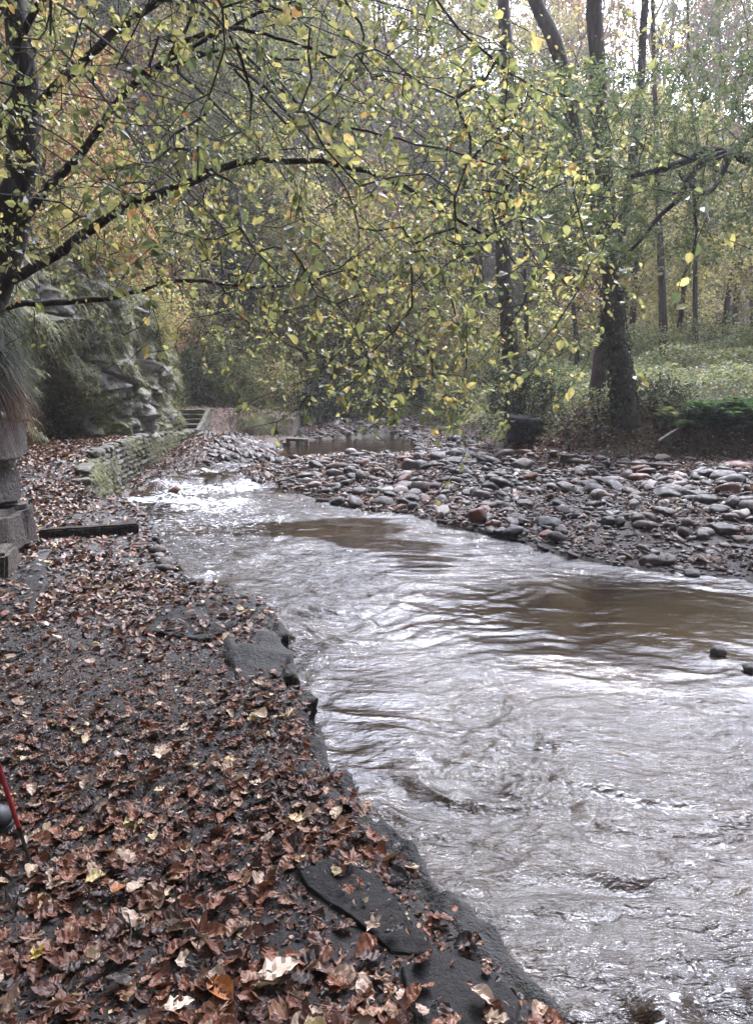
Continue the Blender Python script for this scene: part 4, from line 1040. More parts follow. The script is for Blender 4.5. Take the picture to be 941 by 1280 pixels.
# ---- generic tree builder
def make_tree(name, stem_list, attract_pts, leafmat, barkmat, twigmat, lsize, per, label, step=.35, k=.35, sag=.05, org=None, rmin=.004, ex=.5, ivy=0, droop=.3, rmax=.1, flat=.5, wide=1.0, cat='tree', group=None):
    """stem_list: list of (pts, w0, w1)"""
    org = np.array(stem_list[0][0][0]) if org is None else org
    e = empty(name, org, label, cat, group); g = Grow()
    for i, (pts, w0, w1) in enumerate(stem_list):
        par = -1 if i == 0 else int(np.argmin(np.linalg.norm(g.p[:g.n] - pts[0], axis=1)))
        g.chain(pts, par, 0)
        trunk_mesh(pts, w0, w1, 'trunk' if i == 0 else 'stem', barkmat, e, org, 12, .12, 1.3 if i == 0 else 1.03)
    n0 = len(stem_list[0][0]) // 4
    g.attract(attract_pts, step, k, sag, .15, n0, .45); g.radii(rmin, ex)
    mb = MB(); g.emit(mb, (1,), 4, rmax); mb.v = [v - org for v in mb.v]; mb.build('branches', twigmat, e)
    if per > 0:
        Pn, Dn = g.leaf_points(per, .9); mb = MB()
        leaf_from(mb, Pn - org, Dn, rng.uniform(.7, 1.25, len(Pn)) * lsize, lsize * .8, droop, flat, wide); mb.build('crown', leafmat, e)
    if ivy:
        mb = MB(); pts, w0, w1 = stem_list[0]; m = ivy; t = rng.random(m) ** 1.2 * (len(pts) - 1) * .75; i = t.astype(int); f = (t - i)[:, None]
        c = pts[i] * (1 - f) + pts[np.minimum(i + 1, len(pts) - 1)] * f; a = rng.uniform(0, 6.28, m); tt = t / len(pts)
        rr = (w0 * (1 - tt) + w1 * tt) / 2 * rng.uniform(1.0, 1.2, m) + .01
        o = np.stack([np.cos(a), np.sin(a), 0 * a], 1); ax = o * .5 + rng.normal(0, .3, (m, 3)); ax[:, 2] -= .7
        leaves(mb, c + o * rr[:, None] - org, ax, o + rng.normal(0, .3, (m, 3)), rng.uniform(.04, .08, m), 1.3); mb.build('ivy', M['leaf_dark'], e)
    return e
def frust(n, x0, x1, y0, y1, d0, d1):
    return np.array([P(rng.uniform(x0, x1), rng.uniform(y0, y1), rng.uniform(d0, d1)) for _ in range(n)])

# twin-stem ivy clad tree on the right bank
def main_trees():
    t1 = stems([(783, 522), (779, 490), (772, 450), (767, 400), (763, 340), (757, 290)], 13.6, 14.0)
    zb = hz(t1[0][0], t1[0][1]); t1[0][2] = min(t1[0][2], zb - .1)
    s1 = stems([(757, 290), (738, 240), (722, 195), (713, 140), (704, 90), (690, 45), (668, 0), (650, -60), (640, -160)], 14.0, 14.6)
    s2 = stems([(760, 300), (756, 240), (750, 170), (748, 120), (745, 60), (742, 10), (744, -60), (750, -200)], 14.0, 13.6)
    A = np.concatenate([frust(110, 560, 860, -350, 60, 12.5, 16.5), frust(190, 600, 880, 30, 300, 12.5, 16), frust(40, 660, 800, 220, 400, 13, 15)])
    make_tree('ivy_clad_tree', [(t1, .40, .37), (s1, .33, .24), (s2, .34, .27)], A, M['leaf_yellow'], M['bark_mid'], M['twig'], .075, 5, 'large dark ivy clad tree with two tall stems leaning on the right bank', ivy=1500, step=.35)
    t3 = stems([(744, 508), (749, 460), (755, 410), (768, 350), (776, 290), (790, 200), (800, 100), (806, 0), (815, -100)], 14.4, 15.5)
    t3[0][2] = min(t3[0][2], hz(t3[0][0], t3[0][1]) - .1)
    make_tree('leaning_tree', [(t3, .32, .12)], frust(70, 740, 900, -150, 180, 14, 17), M['leaf_olive'], M['bark_mid'], M['twig'], .07, 6, 'slimmer pale trunk leaning behind the ivy clad tree', step=.35)
    t2 = stems([(645, 480), (640, 470), (636, 420), (632, 370), (628, 310), (629, 240), (631, 160), (634, 90), (630, 20), (626, -60), (620, -200)], 16.6, 17.2)
    t2[0][2] = min(t2[0][2], hz(t2[0][0], t2[0][1]) - .1)
    make_tree('slender_tree', [(t2, .40, .26)], np.concatenate([frust(120, 480, 760, -260, 140, 15.5, 19), frust(55, 500, 740, 140, 330, 16.5, 19)]), M['leaf_yellow'], M['bark_mid'], M['twig'], .08, 7, 'tall slender dark tree in the middle at the end of the shingle', step=.35, ivy=700)
    # small background trunks on the terrace
    for (px, w, lab, D) in [([(829, 450), (828, 400), (826, 340), (822, 250), (818, 120), (815, 0)], .26, 'thin dark trunk right of the ivy clad tree', 21),
                            ([(869, 430), (868, 380), (868, 300), (866, 200), (860, 60), (858, -60)], .17, 'pale straight pole like trunk at the right', 24),
                            ([(905, 425), (908, 380), (918, 320), (925, 270), (940, 180), (950, 60)], .2, 'slanting dark trunk at the far right', 23),
                            ([(660, 475), (659, 440), (657, 390), (655, 320), (650, 220), (652, 100)], .13, 'very thin trunk just right of the slender tree', 18),
                            ([(722, 440), (716, 380), (712, 300), (716, 200), (722, 80)], .14, 'thin sapling between the slender tree and the ivy clad tree', 22),
                            ([(940, 430), (938, 380), (936, 300), (930, 200), (925, 40)], .12, 'thin grey sapling nearest the right edge on the terrace', 25)]:
        t = stems(px, D, D + .6); t[0][2] = min(t[0][2], hz(t[0][0], t[0][1]) - .05); t[0][2] = min(t[0][2], t[1][2] - .02)
        c = t[-6]; make_tree('thin_tree', [(t, w, w * .4)], np.concatenate([ell(c, (2, 2, 2.4), 50), ell(t[len(t) // 2], (1.6, 1.6, 2.4), 30)]), M['leaf_olive'], M['bark_mid'], M['twig'], .09, 7, lab, step=.4, group='thin trunks on the terrace')
    # right edge tree: dark boughs entering the frame
    b = np.array([7.6, 12.2, 0]); b[2] = hz(b[0], b[1]) - .1
    tr = smooth_poly([b, b + (-.1, -.3, 1.2), P(1085, 300, 11.5), P(1050, 235, 11.2), P(1060, 100, 11.3), P(1080, -80, 11.4)], 6)
    bA = stems([(1050, 240), (1000, 222), (960, 208), (941, 200), (915, 193), (880, 190), (850, 204), (820, 213), (790, 220)], 11.1, 9.4)
    bB = stems([(905, 192), (880, 200), (862, 222), (845, 250), (822, 272), (800, 300), (776, 325), (765, 350)], 9.9, 9.6)
    bC = stems([(1055, 120), (1000, 135), (955, 155), (930, 175), (915, 190), (897, 225), (885, 240), (872, 240), (858, 228), (848, 215)], 11.2, 9.3)
    bD = stems([(872, 240), (868, 262), (870, 290), (862, 330)], 9.45, 9.4)
    bE = stems([(915, 190), (895, 198), (870, 200), (840, 190)], 9.8, 9.3)
    A = np.concatenate([frust(620, 680, 960, 70, 330, 8.8, 12), frust(60, 640, 760, 150, 320, 9.5, 12), frust(90, 860, 1000, -80, 120, 9, 12), frust(110, 1000, 1250, -150, 300, 9, 13)])
    make_tree('hawthorn_tree', [(tr, .4, .2), (bA, .24, .06), (bB, .10, .03), (bC, .14, .05), (bD, .05, .02), (bE, .05, .02)], A, M['leaf_grey'], M['bark_dark'], M['twig'], .045, 30, 'twisted tree at the right edge with dark crooked boughs and small grey green leaves', step=.2, rmin=.0025, k=.15, ex=.45, droop=.1)
main_trees()
print('main trees ok')

# ---- background tree prototypes
def proto(kind, seed):
    global rng
    old = rng; rng = np.random.default_rng(seed); h = dict(yellow=11, olive=12, orange=9, bare=12, ever=9)[kind]
    pts = smooth_poly([(0, 0, -.3), (.1 + rng.normal(0, .2), .05, h * .2), (-.15 + rng.normal(0, .4), .1, h * .42), (rng.normal(0, .7), rng.normal(0, .5), h * .7), (rng.normal(0, 1.), 0, h * .97)], 5)
    rad = dict(yellow=(3.0, 3.0, h * .42), olive=(3.1, 3.1, h * .42), orange=(2.8, 2.8, h * .42), bare=(2.9, 2.9, h * .42), ever=(2.6, 2.6, h * .45))[kind]
    A = ell((0, 0, h * .58), rad, dict(bare=420).get(kind, 230), .35)
    g2 = []
    if kind == 'bare': g2 = ell((0, 0, h * .62), (2.8, 2.8, h * .42), 700, .5); A = np.concatenate([A, g2])
    mats = dict(yellow=('leaf_yellow', 'bark_mid', 'twig'), olive=('leaf_olive', 'bark_mid', 'twig'), orange=('leaf_orange', 'bark_grey', 'twig_pale'), bare=('leaf_orange', 'bark_grey', 'twig_pale'), ever=('leaf_olive', 'bark_dark', 'twig'))[kind]
    e = make_tree('woodland_tree' if kind != 'bare' else 'bare_tree', [(pts, .3, .06), (smooth_poly([pts[7], pts[7] + (.5, .3, h * .15), pts[7] + (1.2, .2, h * .32), pts[7] + (1.5, .5, h * .5)], 4), .16, .04)], A, M[mats[0]], M[mats[1]], M[mats[2]], dict(yellow=.15, olive=.15, orange=.14, bare=.11, ever=.11)[kind], dict(yellow=30, olive=32, orange=28, bare=2.0, ever=30)[kind], 'x', step=.5, rmin=.006 if kind != 'bare' else .0065, ex=.44, org=np.array([0, 0, 0.]), flat=.4, wide=1.15)
    rng = old; return e
protos = {k: [proto(k, 70 + i * 10 + j) for j in range(2)] for i, k in enumerate(['yellow', 'olive', 'orange', 'bare'])}
first = {id(p): True for v in protos.values() for p in v}
spots = []
def addrow(n, x0, x1, y0, y1, kinds, sc=(.8, 1.2)):
    for i in range(n):
        x = x0 + (x1 - x0) * (i + .5 + rng.uniform(-.35, .35)) / n; y = rng.uniform(y0, y1); spots.append((x, y, kinds[rng.integers(0, len(kinds))], rng.uniform(*sc)))
addrow(7, -7.5, 2.5, 27, 31, ['yellow', 'olive', 'bare', 'yellow'], (.55, .75))
addrow(10, -14, 12, 34, 39, ['yellow', 'bare', 'orange', 'olive', 'bare'], (.7, .95))
addrow(11, -20, 22, 43, 49, ['bare', 'yellow', 'orange', 'bare', 'olive'], (.8, 1.05))
addrow(20, -26, 34, 51, 58, ['bare', 'bare', 'orange', 'yellow', 'olive'], (.9, 1.2))
addrow(19, -26, 40, 59, 63, ['bare', 'bare', 'olive', 'yellow'], (1., 1.3)); addrow(19, -30, 44, 64, 68, ['bare', 'yellow', 'olive', 'bare'], (1., 1.35))
addrow(6, 7, 22, 26, 32, ['olive', 'bare', 'yellow'], (.6, .85))
addrow(5, 9, 20, 17, 23, ['olive', 'yellow'], (.5, .75))
for (x, y, k, s) in [(-7.2, 12.5, 'orange', .5), (-6.9, 15.5, 'yellow', .5), (-7.6, 18, 'orange', .65), (-9, 14.5, 'orange', .75), (-10, 19, 'yellow', .8), (-8.2, 22, 'orange', .7), (-11.5, 24, 'bare', .9), (-6.8, 25, 'yellow', .55), (-6.3, 10, 'olive', .4), (-8.5, 9.5, 'yellow', .65), (-13, 16, 'bare', 1), (-14, 27, 'orange', .95)]: spots.append((x, y, k, s))
word = dict(yellow='yellow leaved', olive='olive green', orange='orange brown leaved', bare='nearly bare pale twigged')
placed = []
for (x, y, s) in [(-5.5, 1, 1.2), (-7, -4, 1.3), (-2.5, -6, 1.3), (3, -9, 1.3), (9, -5, 1.3), (12, 2, 1.3), (-9, 4, 1.2), (15, 8, 1.3), (-5, -11, 1.4), (12, -12, 1.4)]: spots.append((x, y, ['yellow', 'olive'][int(rng.integers(0, 2))], s))  # unseen trees beside and behind the camera, added to shade the ground
for (x, y, k, s) in spots:
    if y > 9 and abs(x / y) > .75: continue
    pr = protos[k][int(rng.integers(0, 2))]
    o = pr if first[id(pr)] else copy_tree(pr); first[id(pr)] = False
    o.location = (x, y, hz(x, y)); o.scale = (s, s, s * rng.uniform(.9, 1.1)); o.rotation_euler = (rng.normal(0, .05), rng.normal(0, .05), rng.uniform(0, 6.28))
    placed.append((x, y, k, o))
zone = lambda x, y: 'above the cliff' if (x < -6 and y < 26) else ('at the foot of the far slope' if y < 33 else ('low on the far slope' if y < 41 else ('half way up the far slope' if y < 51 else ('high on the far slope' if y < 59 else ('along the top of the far slope' if y < 63.5 else 'on the crest behind the top row')))))
cnt = {}
for q in sorted(placed, key=lambda q: math.atan2(q[0], q[1])):
    key = (q[2], zone(q[0], q[1])) if q[1] > 8.5 and not (q[0] > 8 and q[1] < 25) else ((q[2], 'behind the right bank') if q[1] > 8.5 else (q[2], 'beside the near path'))
    i = cnt.get(key, 0); cnt[key] = i + 1
    tag(q[3], f'{word[key[0]]} tree {key[1]}, {ORD[i]} there', 'tree', 'trees of the wooded slope')
for v in protos.values():
    for p in v:
        if first[id(p)]:
            for ch in [c for c in bpy.data.objects if c.parent == p]: bpy.data.objects.remove(ch)
            bpy.data.objects.remove(p)
print('bg trees', len(placed))

# ---- shrubs and ground plants
def shrub(name, c, r, n, leafm, lsize, per, label, twigm='twig', rmin=.003, cat='bush', group=None, stemsn=5):
    c = np.array(c, float); c[2] = hz(c[0], c[1]); e = empty(name, c, label, cat, group); g = Grow(20000)
    for i in range(stemsn):
        a = rng.uniform(0, 6.28); q = np.array([math.cos(a), math.sin(a), 0]); g.chain(np.array([q * .05 - (0, 0, .1), q * r[0] * .2 + (0, 0, r[2] * .4), q * r[0] * .3 + (0, 0, r[2] * .8)]), -1, 1)
    A = ell((0, 0, r[2]), r, n, .3); A = A[A[:, 2] > .05]
    g.attract(A, .16, .1, .05, .2, 0, .4); g.radii(rmin, .4)
    mb = MB(); g.emit(mb, (1,), 4, .03); mb.build('stems', M[twigm], e)
    Pn, Dn = g.leaf_points(per, .8); mb = MB(); leaf_from(mb, Pn, Dn, rng.uniform(.7, 1.2, len(Pn)) * lsize, lsize, .2, .5, 1.1); mb.build('foliage', M[leafm], e)
    return e
def shrub_px(px, py, D, r, *a, **k):
    p = P(px, py, D); return shrub(k.pop('name', 'bush'), (p[0], p[1], 0), r, *a, **k)
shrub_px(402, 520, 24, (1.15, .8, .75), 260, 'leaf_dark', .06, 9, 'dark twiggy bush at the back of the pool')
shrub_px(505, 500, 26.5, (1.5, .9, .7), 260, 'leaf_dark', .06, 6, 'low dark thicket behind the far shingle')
shrub_px(460, 480, 27.5, (2, 1, 1.3), 300, 'leaf_yellow', .08, 12, 'pale yellow bush standing behind the pool thicket')
shrub_px(350, 490, 25.5, (1.4, 1, 1.3), 280, 'leaf_yellow', .07, 12, 'bright yellow green bush left of the dark twiggy bush')
shrub_px(290, 470, 23.5, (1.1, .9, 1.3), 220, 'leaf_olive', .07, 12, 'olive bush above the steps')
shrub_px(255, 470, 22.5, (.6, .6, .9), 120, 'leaf_dark', .06, 9, 'small dark bush directly behind the stone steps')
shrub_px(560, 470, 27.5, (1.8, 1, 1.5), 300, 'leaf_yellow', .08, 13, 'yellow bush left of the slender tree')
shrub_px(600, 480, 24, (1.2, .9, .9), 220, 'leaf_olive', .07, 12, 'olive bush at the foot of the slender tree')
shrub_px(690, 500, 16.0, (.9, .7, .45), 220, 'leaf_under', .05, 14, 'leafy green bush between the slender tree and the ivy clad trunk')
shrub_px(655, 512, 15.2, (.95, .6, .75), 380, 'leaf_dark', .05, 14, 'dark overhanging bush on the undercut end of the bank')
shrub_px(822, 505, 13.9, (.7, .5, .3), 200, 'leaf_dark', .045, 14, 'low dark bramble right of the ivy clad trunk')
shrub_px(905, 455, 22, (1.6, 1, .7), 240, 'leaf_under', .07, 14, 'pale green bush on the terrace at the right')
shrub_px(780, 455, 21, (1.5, 1, .7), 240, 'leaf_under', .07, 14, 'pale green bush on the terrace behind the ivy clad tree')
shrub_px(298, 500, 22.6, (.9, .8, .8), 240, 'leaf_olive', .06, 12, 'olive bush on the bank just above the big grass tussock')
shrub_px(345, 508, 23.2, (.9, .7, .8), 240, 'leaf_yellow', .06, 11, 'small yellowish bush between the tussocks and the dark twiggy bush')
shrub_px(372, 515, 23.8, (.8, .6, .6), 220, 'leaf_dark', .05, 11, 'small dark bush over the slab at the pool edge')
shrub_px(432, 520, 25.0, (1.0, .6, .6), 260, 'leaf_dark', .05, 9, 'dark twiggy bush second along the back of the pool')
for i_, (px_, py_, D_, m_, lab_) in enumerate([(70, 370, 13.6, 'leaf_olive', 'olive ivy bush on the cliff top nearest the trunk'), (112, 362, 14.2, 'leaf_yellow', 'yellow bush overhanging the cliff top above the hollow'), (150, 360, 15.2, 'leaf_orange', 'orange brown bush on the rim of the cliff'), (185, 375, 16.4, 'leaf_yellow', 'yellow green bush draping the rounded end of the cliff top'), (176, 392, 18.6, 'leaf_olive', 'olive bush at the lower end of the cliff top'), (130, 345, 16.0, 'leaf_orange', 'orange bush set back behind the rim of the cliff')]):
    shrub_px(px_, py_, D_, (.95, .8, .75), 300, m_, .055, 13, lab_)
# thicket band on the slopes: twiggy saplings as individuals near the foot
for i, (px, py, D, k) in enumerate([(215, 455, 24, 'olive'), (180, 330, 21, 'orange'), (120, 350, 17, 'orange'), (240, 400, 24, 'yellow'), (700, 450, 25, 'olive'), (740, 430, 27, 'bare'), (850, 420, 28, 'yellow'), (930, 420, 27, 'bare'), (420, 440, 29.5, 'orange'), (520, 440, 29.5, 'olive')]):
    m = dict(olive='leaf_olive', orange='leaf_orange', yellow='leaf_yellow', bare='leaf_orange')[k]
    shrub_px(px, py, D, (1.6, 1.2, 1.5), 260, m, .09, 10 if k != 'bare' else 1.5, [
     'olive sapling clump beyond the steps', 'orange leaved shrub high above the cliff hollow', 'rusty orange shrub over the cliff top', 'yellow leaved shrub behind the top of the cliff', 'olive shrub between the two main trees',
     'bare twiggy shrub behind the ivy clad tree', 'yellow shrub behind the thin dark trunk', 'bare twiggy shrub at the right behind the terrace', 'orange leaved shrub at the middle of the slope foot', 'olive shrub on the slope foot left of the slender tree'][i], twigm='twig_pale' if k == 'bare' else 'twig', name='shrub', cat='shrub')

SHP = [shrub('shrub', (0, 60, 0), (1.5, 1.4, 1.5), 240, m_, .11, 11, 'x', twigm=t_, cat='shrub') for m_, t_ in (('leaf_yellow', 'twig'), ('leaf_olive', 'twig'), ('leaf_orange', 'twig_pale'))]
SW = ['yellow', 'olive green', 'orange brown']; used_ = [0, 0, 0]; lst = []
for row, (y0_, y1_, x0_, x1_, n_) in enumerate([(27.5, 30, -9, 9, 9), (31, 34, -12, 14, 11), (36, 40, -15, 18, 12), (42, 48, -20, 24, 12)]):
    for i in range(n_):
        lst.append((row, x0_ + (x1_ - x0_) * (i + rng.random()) / n_, rng.uniform(y0_, y1_), int(rng.choice(3, p=[.45, .3, .25]))))
cc_ = {}
for row, x, y, k in lst:
    o = SHP[k] if not used_[k] else copy_tree(SHP[k]); used_[k] = 1; sc0 = rng.uniform(.8, 1.5)
    o.location = (x, y, hz(x, y) - .1); o.scale = (sc0, sc0, sc0 * rng.uniform(.8, 1.3)); o.rotation_euler = (0, 0, rng.uniform(0, 6.28))
    i = cc_.get((row, k), 0); cc_[(row, k)] = i + 1
    tag(o, f'{SW[k]} shrub {["in the line nearest the pool", "in the second line behind the pool", "low on the far slope", "part way up the far slope"][row]}, {ORD[i]} there', 'shrub', 'shrubs on the wooded slope')
def ghit(px, py):
    t_ = np.linspace(3, 40, 1500); r = FW + (px - CX) / F * RT + (CY - py) / F * UP; q = cam_p + t_[:, None] * r
    i = int(np.argmax(q[:, 2] < height(q[:, 0], q[:, 1]))); return q[i]
def fern(px, py, D, n, L, mat, label, name='fern', cat='fern', w=.012, up=1.5):
    p = ghit(px, py); z = p[2]; e = empty(name, (p[0], p[1], z), label, cat); mb = MB()
    a = rng.uniform(0, 6.28, n); el = rng.uniform(.25, 1.2, n) * up
    d = np.stack([np.cos(a), np.sin(a), el * 1.4], 1)
    if name == 'fern':
        for i in range(n):                                          # fronds with pinnae
            dd = d[i] / np.linalg.norm(d[i]); l = L * rng.uniform(.7, 1.1); t = np.linspace(0, 1, 15)
            c = dd[None] * (l * t)[:, None]; c[:, 2] -= .4 * l * t ** 2.6
            tube(mb, c, np.linspace(.004, .001, 15), 3, False)
            sd = np.cross(dd, UPV); sd /= np.linalg.norm(sd)
            for sg in (-1, 1):
                q = c[2:]; ll = .16 * l * np.sin(np.pi * (t[2:] * .85 + .12))
                leaves(mb, q, sd[None] * sg + dd * .35 + rng.normal(0, .06, q.shape), UPV + rng.normal(0, .15, q.shape), ll, .6)
        mb.build('fronds', M[mat], e)
    else:
        blades(mb, np.stack([.08 * np.cos(a), .08 * np.sin(a), 0 * a], 1), d, rng.uniform(.6, 1.1, n) * L, w, rng.uniform(.5, 1.1, n), 5)
        mb.build('blades', M[mat], e)
    return e
fern(876, 538, 14.0, 60, .95, 'fern', 'dark green fern at the foot of the right bank')
fern(916, 540, 13.9, 70, 1.15, 'fern', 'largest dark fern, right of its neighbour on the bank')
fern(835, 528, 14.4, 26, .6, 'leaf_under', 'paler small fern left of the two dark ferns')
fern(310, 533, 21.5, 1100, 1.15, 'moss_blade', 'grass tussock arching over the pale rubble bank', 'grass_tussock', 'grass')
fern(340, 538, 22.2, 700, .85, 'moss_blade', 'smaller grass tussock right of the big tussock', 'grass_tussock', 'grass')
fern(306, 540, 21.0, 200, .5, 'grass_red', 'reddish dead grass clump below the big tussock', 'grass_tussock', 'grass')
# undergrowth stuff on the terrace and banks
FQ = ghit(900, 540)
def undergrowth():
    n = 260000; x = rng.uniform(-1, 18, n); y = rng.uniform(12.5, 32, n)
    z, pm, gm, bm_, s, W, dB, dH = height(x, y, True)
    cl = fbm2(x * .7, y * .7, 3, 33)
    ok = ~((y < FQ[1] + .35) & (np.abs(x - FQ[0]) < 1.35) & (y > FQ[1] - 1.3)) & (dB > .15) & (x < y * .62 + 1) & (rng.random(n) < np.interp(dB, [.1, 1.0, 12, 16], [.55, .8, 1, .5])) & (cl > -.35)
    x, y, z, cl, dB = x[ok], y[ok], z[ok], cl[ok], dB[ok]; n = len(x)
    hgt = np.interp(dB, [.3, 1.5, 6], [.15, .4, .7]) * (.7 + .6 * cl); u = rng.random(n) ** .6
    mb = MB(); ax = rng.normal(0, 1, (n, 3)); ax[:, 2] = rng.normal(-.1, .25, n)
    leaves(mb, np.stack([x, y, z + hgt * u], 1), ax, UPV + rng.normal(0, .4, (n, 3)), rng.uniform(.045, .1, n) * np.interp(y, [13, 28], [.75, 1.3]), 1.1)
    m = n // 5; i = rng.integers(0, n, m)
    blades(mb, np.stack([x[i], y[i], z[i] - .02], 1), rng.normal(0, .3, (m, 3)) + UPV, hgt[i] + .1, .008, .1, 2)
    tag(mb.build('undergrowth', M['leaf_under']), 'pale green leafy undergrowth covering the right bank terrace', kind='stuff')
    n = 60000; x = rng.uniform(-9, 3, n); y = rng.uniform(19.5, 31, n)
    z, pm, gm, bm_, s, W, dB, dH = height(x, y, True)
    ok = (s < -.35) & (fbm2(x * .8 + 4, y * .8, 3, 34) > -.2) & ~((x > -5.4) & (x < -3.9) & (y < 23)) & (z > .05); x, y, z = x[ok], y[ok], z[ok]; n = len(x); mb = MB()
    leaves(mb, np.stack([x, y, z + rng.exponential(.18, n)], 1), rng.normal(0, 1, (n, 3)), UPV + rng.normal(0, .6, (n, 3)), rng.uniform(.05, .1, n), 1)
    tag(mb.build('bank_foliage', M['leaf_olive']), 'low olive foliage covering the banks behind the pool', kind='stuff')
    n = 26000; x = rng.uniform(-3.5, 11, n); y = rng.uniform(6.5, 16, n)
    z, pm, gm, bm_, s, W, dB, dH = height(x, y, True)
    ok = (s < -.15) & (gm > .5) & (x < y * .62 + 1) & (fbm2(x * 1.3, y * 1.3, 3, 35) > -.1); x, y, z = x[ok], y[ok], z[ok]; n = len(x); mb = MB()
    leaves(mb, np.stack([x, y, z + rng.uniform(.02, .09, n)], 1), rng.normal(0, 1, (n, 3)) * (1, 1, .3), UPV + rng.normal(0, .4, (n, 3)), rng.uniform(.03, .07, n), 1)
    tag(mb.build('shingle_leaves', M['litter']), 'brown leaves caught between the stones of the shingle', kind='stuff')
    # brown litter and herbs on the bank face and far banks
    n = 90000; x = rng.uniform(-7, 14, n); y = rng.uniform(11, 31, n)
    z, pm, gm, bm_, s, W, dB, dH = height(x, y, True)
    y[:25000] = rng.uniform(12.2, 14.8, 25000)
    z, pm, gm, bm_, s, W, dB, dH = height(x, y, True)
    ok = (s < -.4) & (((dB > -.7) & (dB < 1.6)) | (y > 19.5) | ((x < -2.2) & (y > 10) & (dH < 2))) & (x < y * .62 + 1)
    x, y, z = x[ok], y[ok], z[ok]; n = len(x); mb = MB()
    leaves(mb, np.stack([x, y, z + rng.uniform(0, .05, n)], 1), rng.normal(0, 1, (n, 3)) * (1, 1, .35), UPV + rng.normal(0, .5, (n, 3)), rng.uniform(.04, .08, n), 1)
    tag(mb.build('bank_litter', M['litter']), 'brown fallen leaves lying over the banks beyond the shingle', kind='stuff')
    # slope litter/brush over the far hillside: low brush of leaves
    n = 60000; x = rng.uniform(-34, 38, n); y = rng.uniform(9, 74, n)
    z, pm, gm, bm_, s, W, dB, dH = height(x, y, True)
    ok = (np.abs(x / y) < .66) & (((dH > .3)) | (y > 29)) & (fbm2(x * .35, y * .35, 3, 55) > -.3)
    x, y, z, dH = x[ok], y[ok], z[ok], dH[ok]; n = len(x); mb = MB()
    leaves(mb, np.stack([x, y, z + rng.exponential(.35, n)], 1), rng.normal(0, 1, (n, 3)), UPV + rng.normal(0, .6, (n, 3)), rng.uniform(.07, .15, n) * np.interp(y, [10, 60], [.6, 1.5]), 1)
    tag(mb.build('slope_brush', M['leaf_olive']), 'low leafy brush growing over the wooded slopes', kind='stuff')
undergrowth()

# fallen branches, stump, undercut bank block
def fallen(pxs, D0, D1, w, label, name='fallen_branch', cat='branch'):
    pts = []
    m = len(pxs)
    for i, (x, y) in enumerate(pxs):
        p = P(x, y, D0 + (D1 - D0) * i / (m - 1)); pts.append(p)
    pts = smooth_poly(pts, 5); pts[:, 2] = np.maximum(pts[:, 2], height(pts[:, 0], pts[:, 1]) + w * .3)
    mb = MB(); tube(mb, pts - pts[0], np.linspace(w, w * .35, len(pts)) / 2, 7, True, .15); o = mb.build(name, M['bark_grey'], smooth=True); o.location = pts[0]; return tag(o, label, cat)
fallen([(822, 552), (840, 540), (855, 532), (872, 526)], 12.6, 13.4, .06, 'pale fallen branch leaning up the bank below the ferns')
fallen([(770, 578), (810, 580), (850, 582), (890, 582)], 12.3, 12.2, .045, 'long thin driftwood stick lying along the top of the shingle')
fallen([(560, 578), (600, 580), (625, 583)], 14.5, 14.3, .08, 'short driftwood log on the crown of the shingle')
def stump():
    p = P(709, 566, 13.0); z = hz(p[0], p[1]); mb = MB()
    t = np.array([[0, 0, -.15], [0, 0, 0], [0, 0, .1], [0, 0, .17], [0, 0, .175]]); tube(mb, t, [.2, .15, .125, .12, .06], 14, True, .2)
    o = mb.build('tree_stump', M['bark_mid'], smooth=False); o.location = (p[0], p[1], z); tag(o, 'short cut tree stump at the foot of the right bank', 'stump')
    p = P(655, 545, 14.6); z = hz(p[0], p[1]); mb = MB(); V, Fc = rock(77, 4, .7, .2, 5); mb.add(V * (.42, .35, .3), Fc)  # dark block put where the undercut bank end lies in shadow
    k_ = 900; vv = rng.normal(size=(k_, 3)); vv /= np.linalg.norm(vv, axis=1)[:, None]; vv[:, 2] = np.abs(vv[:, 2])
    lb = MB(); leaves(lb, vv * (.4, .33, .28), rng.normal(0, .7, (k_, 3)) - (0, 0, .5), vv + rng.normal(0, .4, (k_, 3)), rng.uniform(.04, .08, k_), 1.1)
    o = mb.build('rock_block', M['ledge'], smooth=True); lo = lb.build('ivy', M['leaf_dark'], o); o.location = (p[0], p[1], z + .2); tag(o, 'dark square rock block at the undercut end of the bank', 'rock')
stump()
# small twigs on the near path
def twigs():
    for k, (px, lab) in enumerate([([(152, 1210), (165, 1175), (158, 1140)], 'thin curved twig among the near leaves'), ([(240, 870), (262, 845), (275, 825)], 'thin straight twig on the path near the ledge'), ([(360, 1250), (385, 1262), (408, 1268)], 'short stalk like twig beside the flagstone')]):
        pts = smooth_poly([G(x, y, .0) + (0, 0, .022) for x, y in px], 5); mb = MB(); tube(mb, pts - pts[0], np.linspace(.003, .0015, len(pts)), 6)
        o = mb.build('twig', M['twig'], smooth=True); o.location = pts[0]; tag(o, lab, 'twig')
twigs()

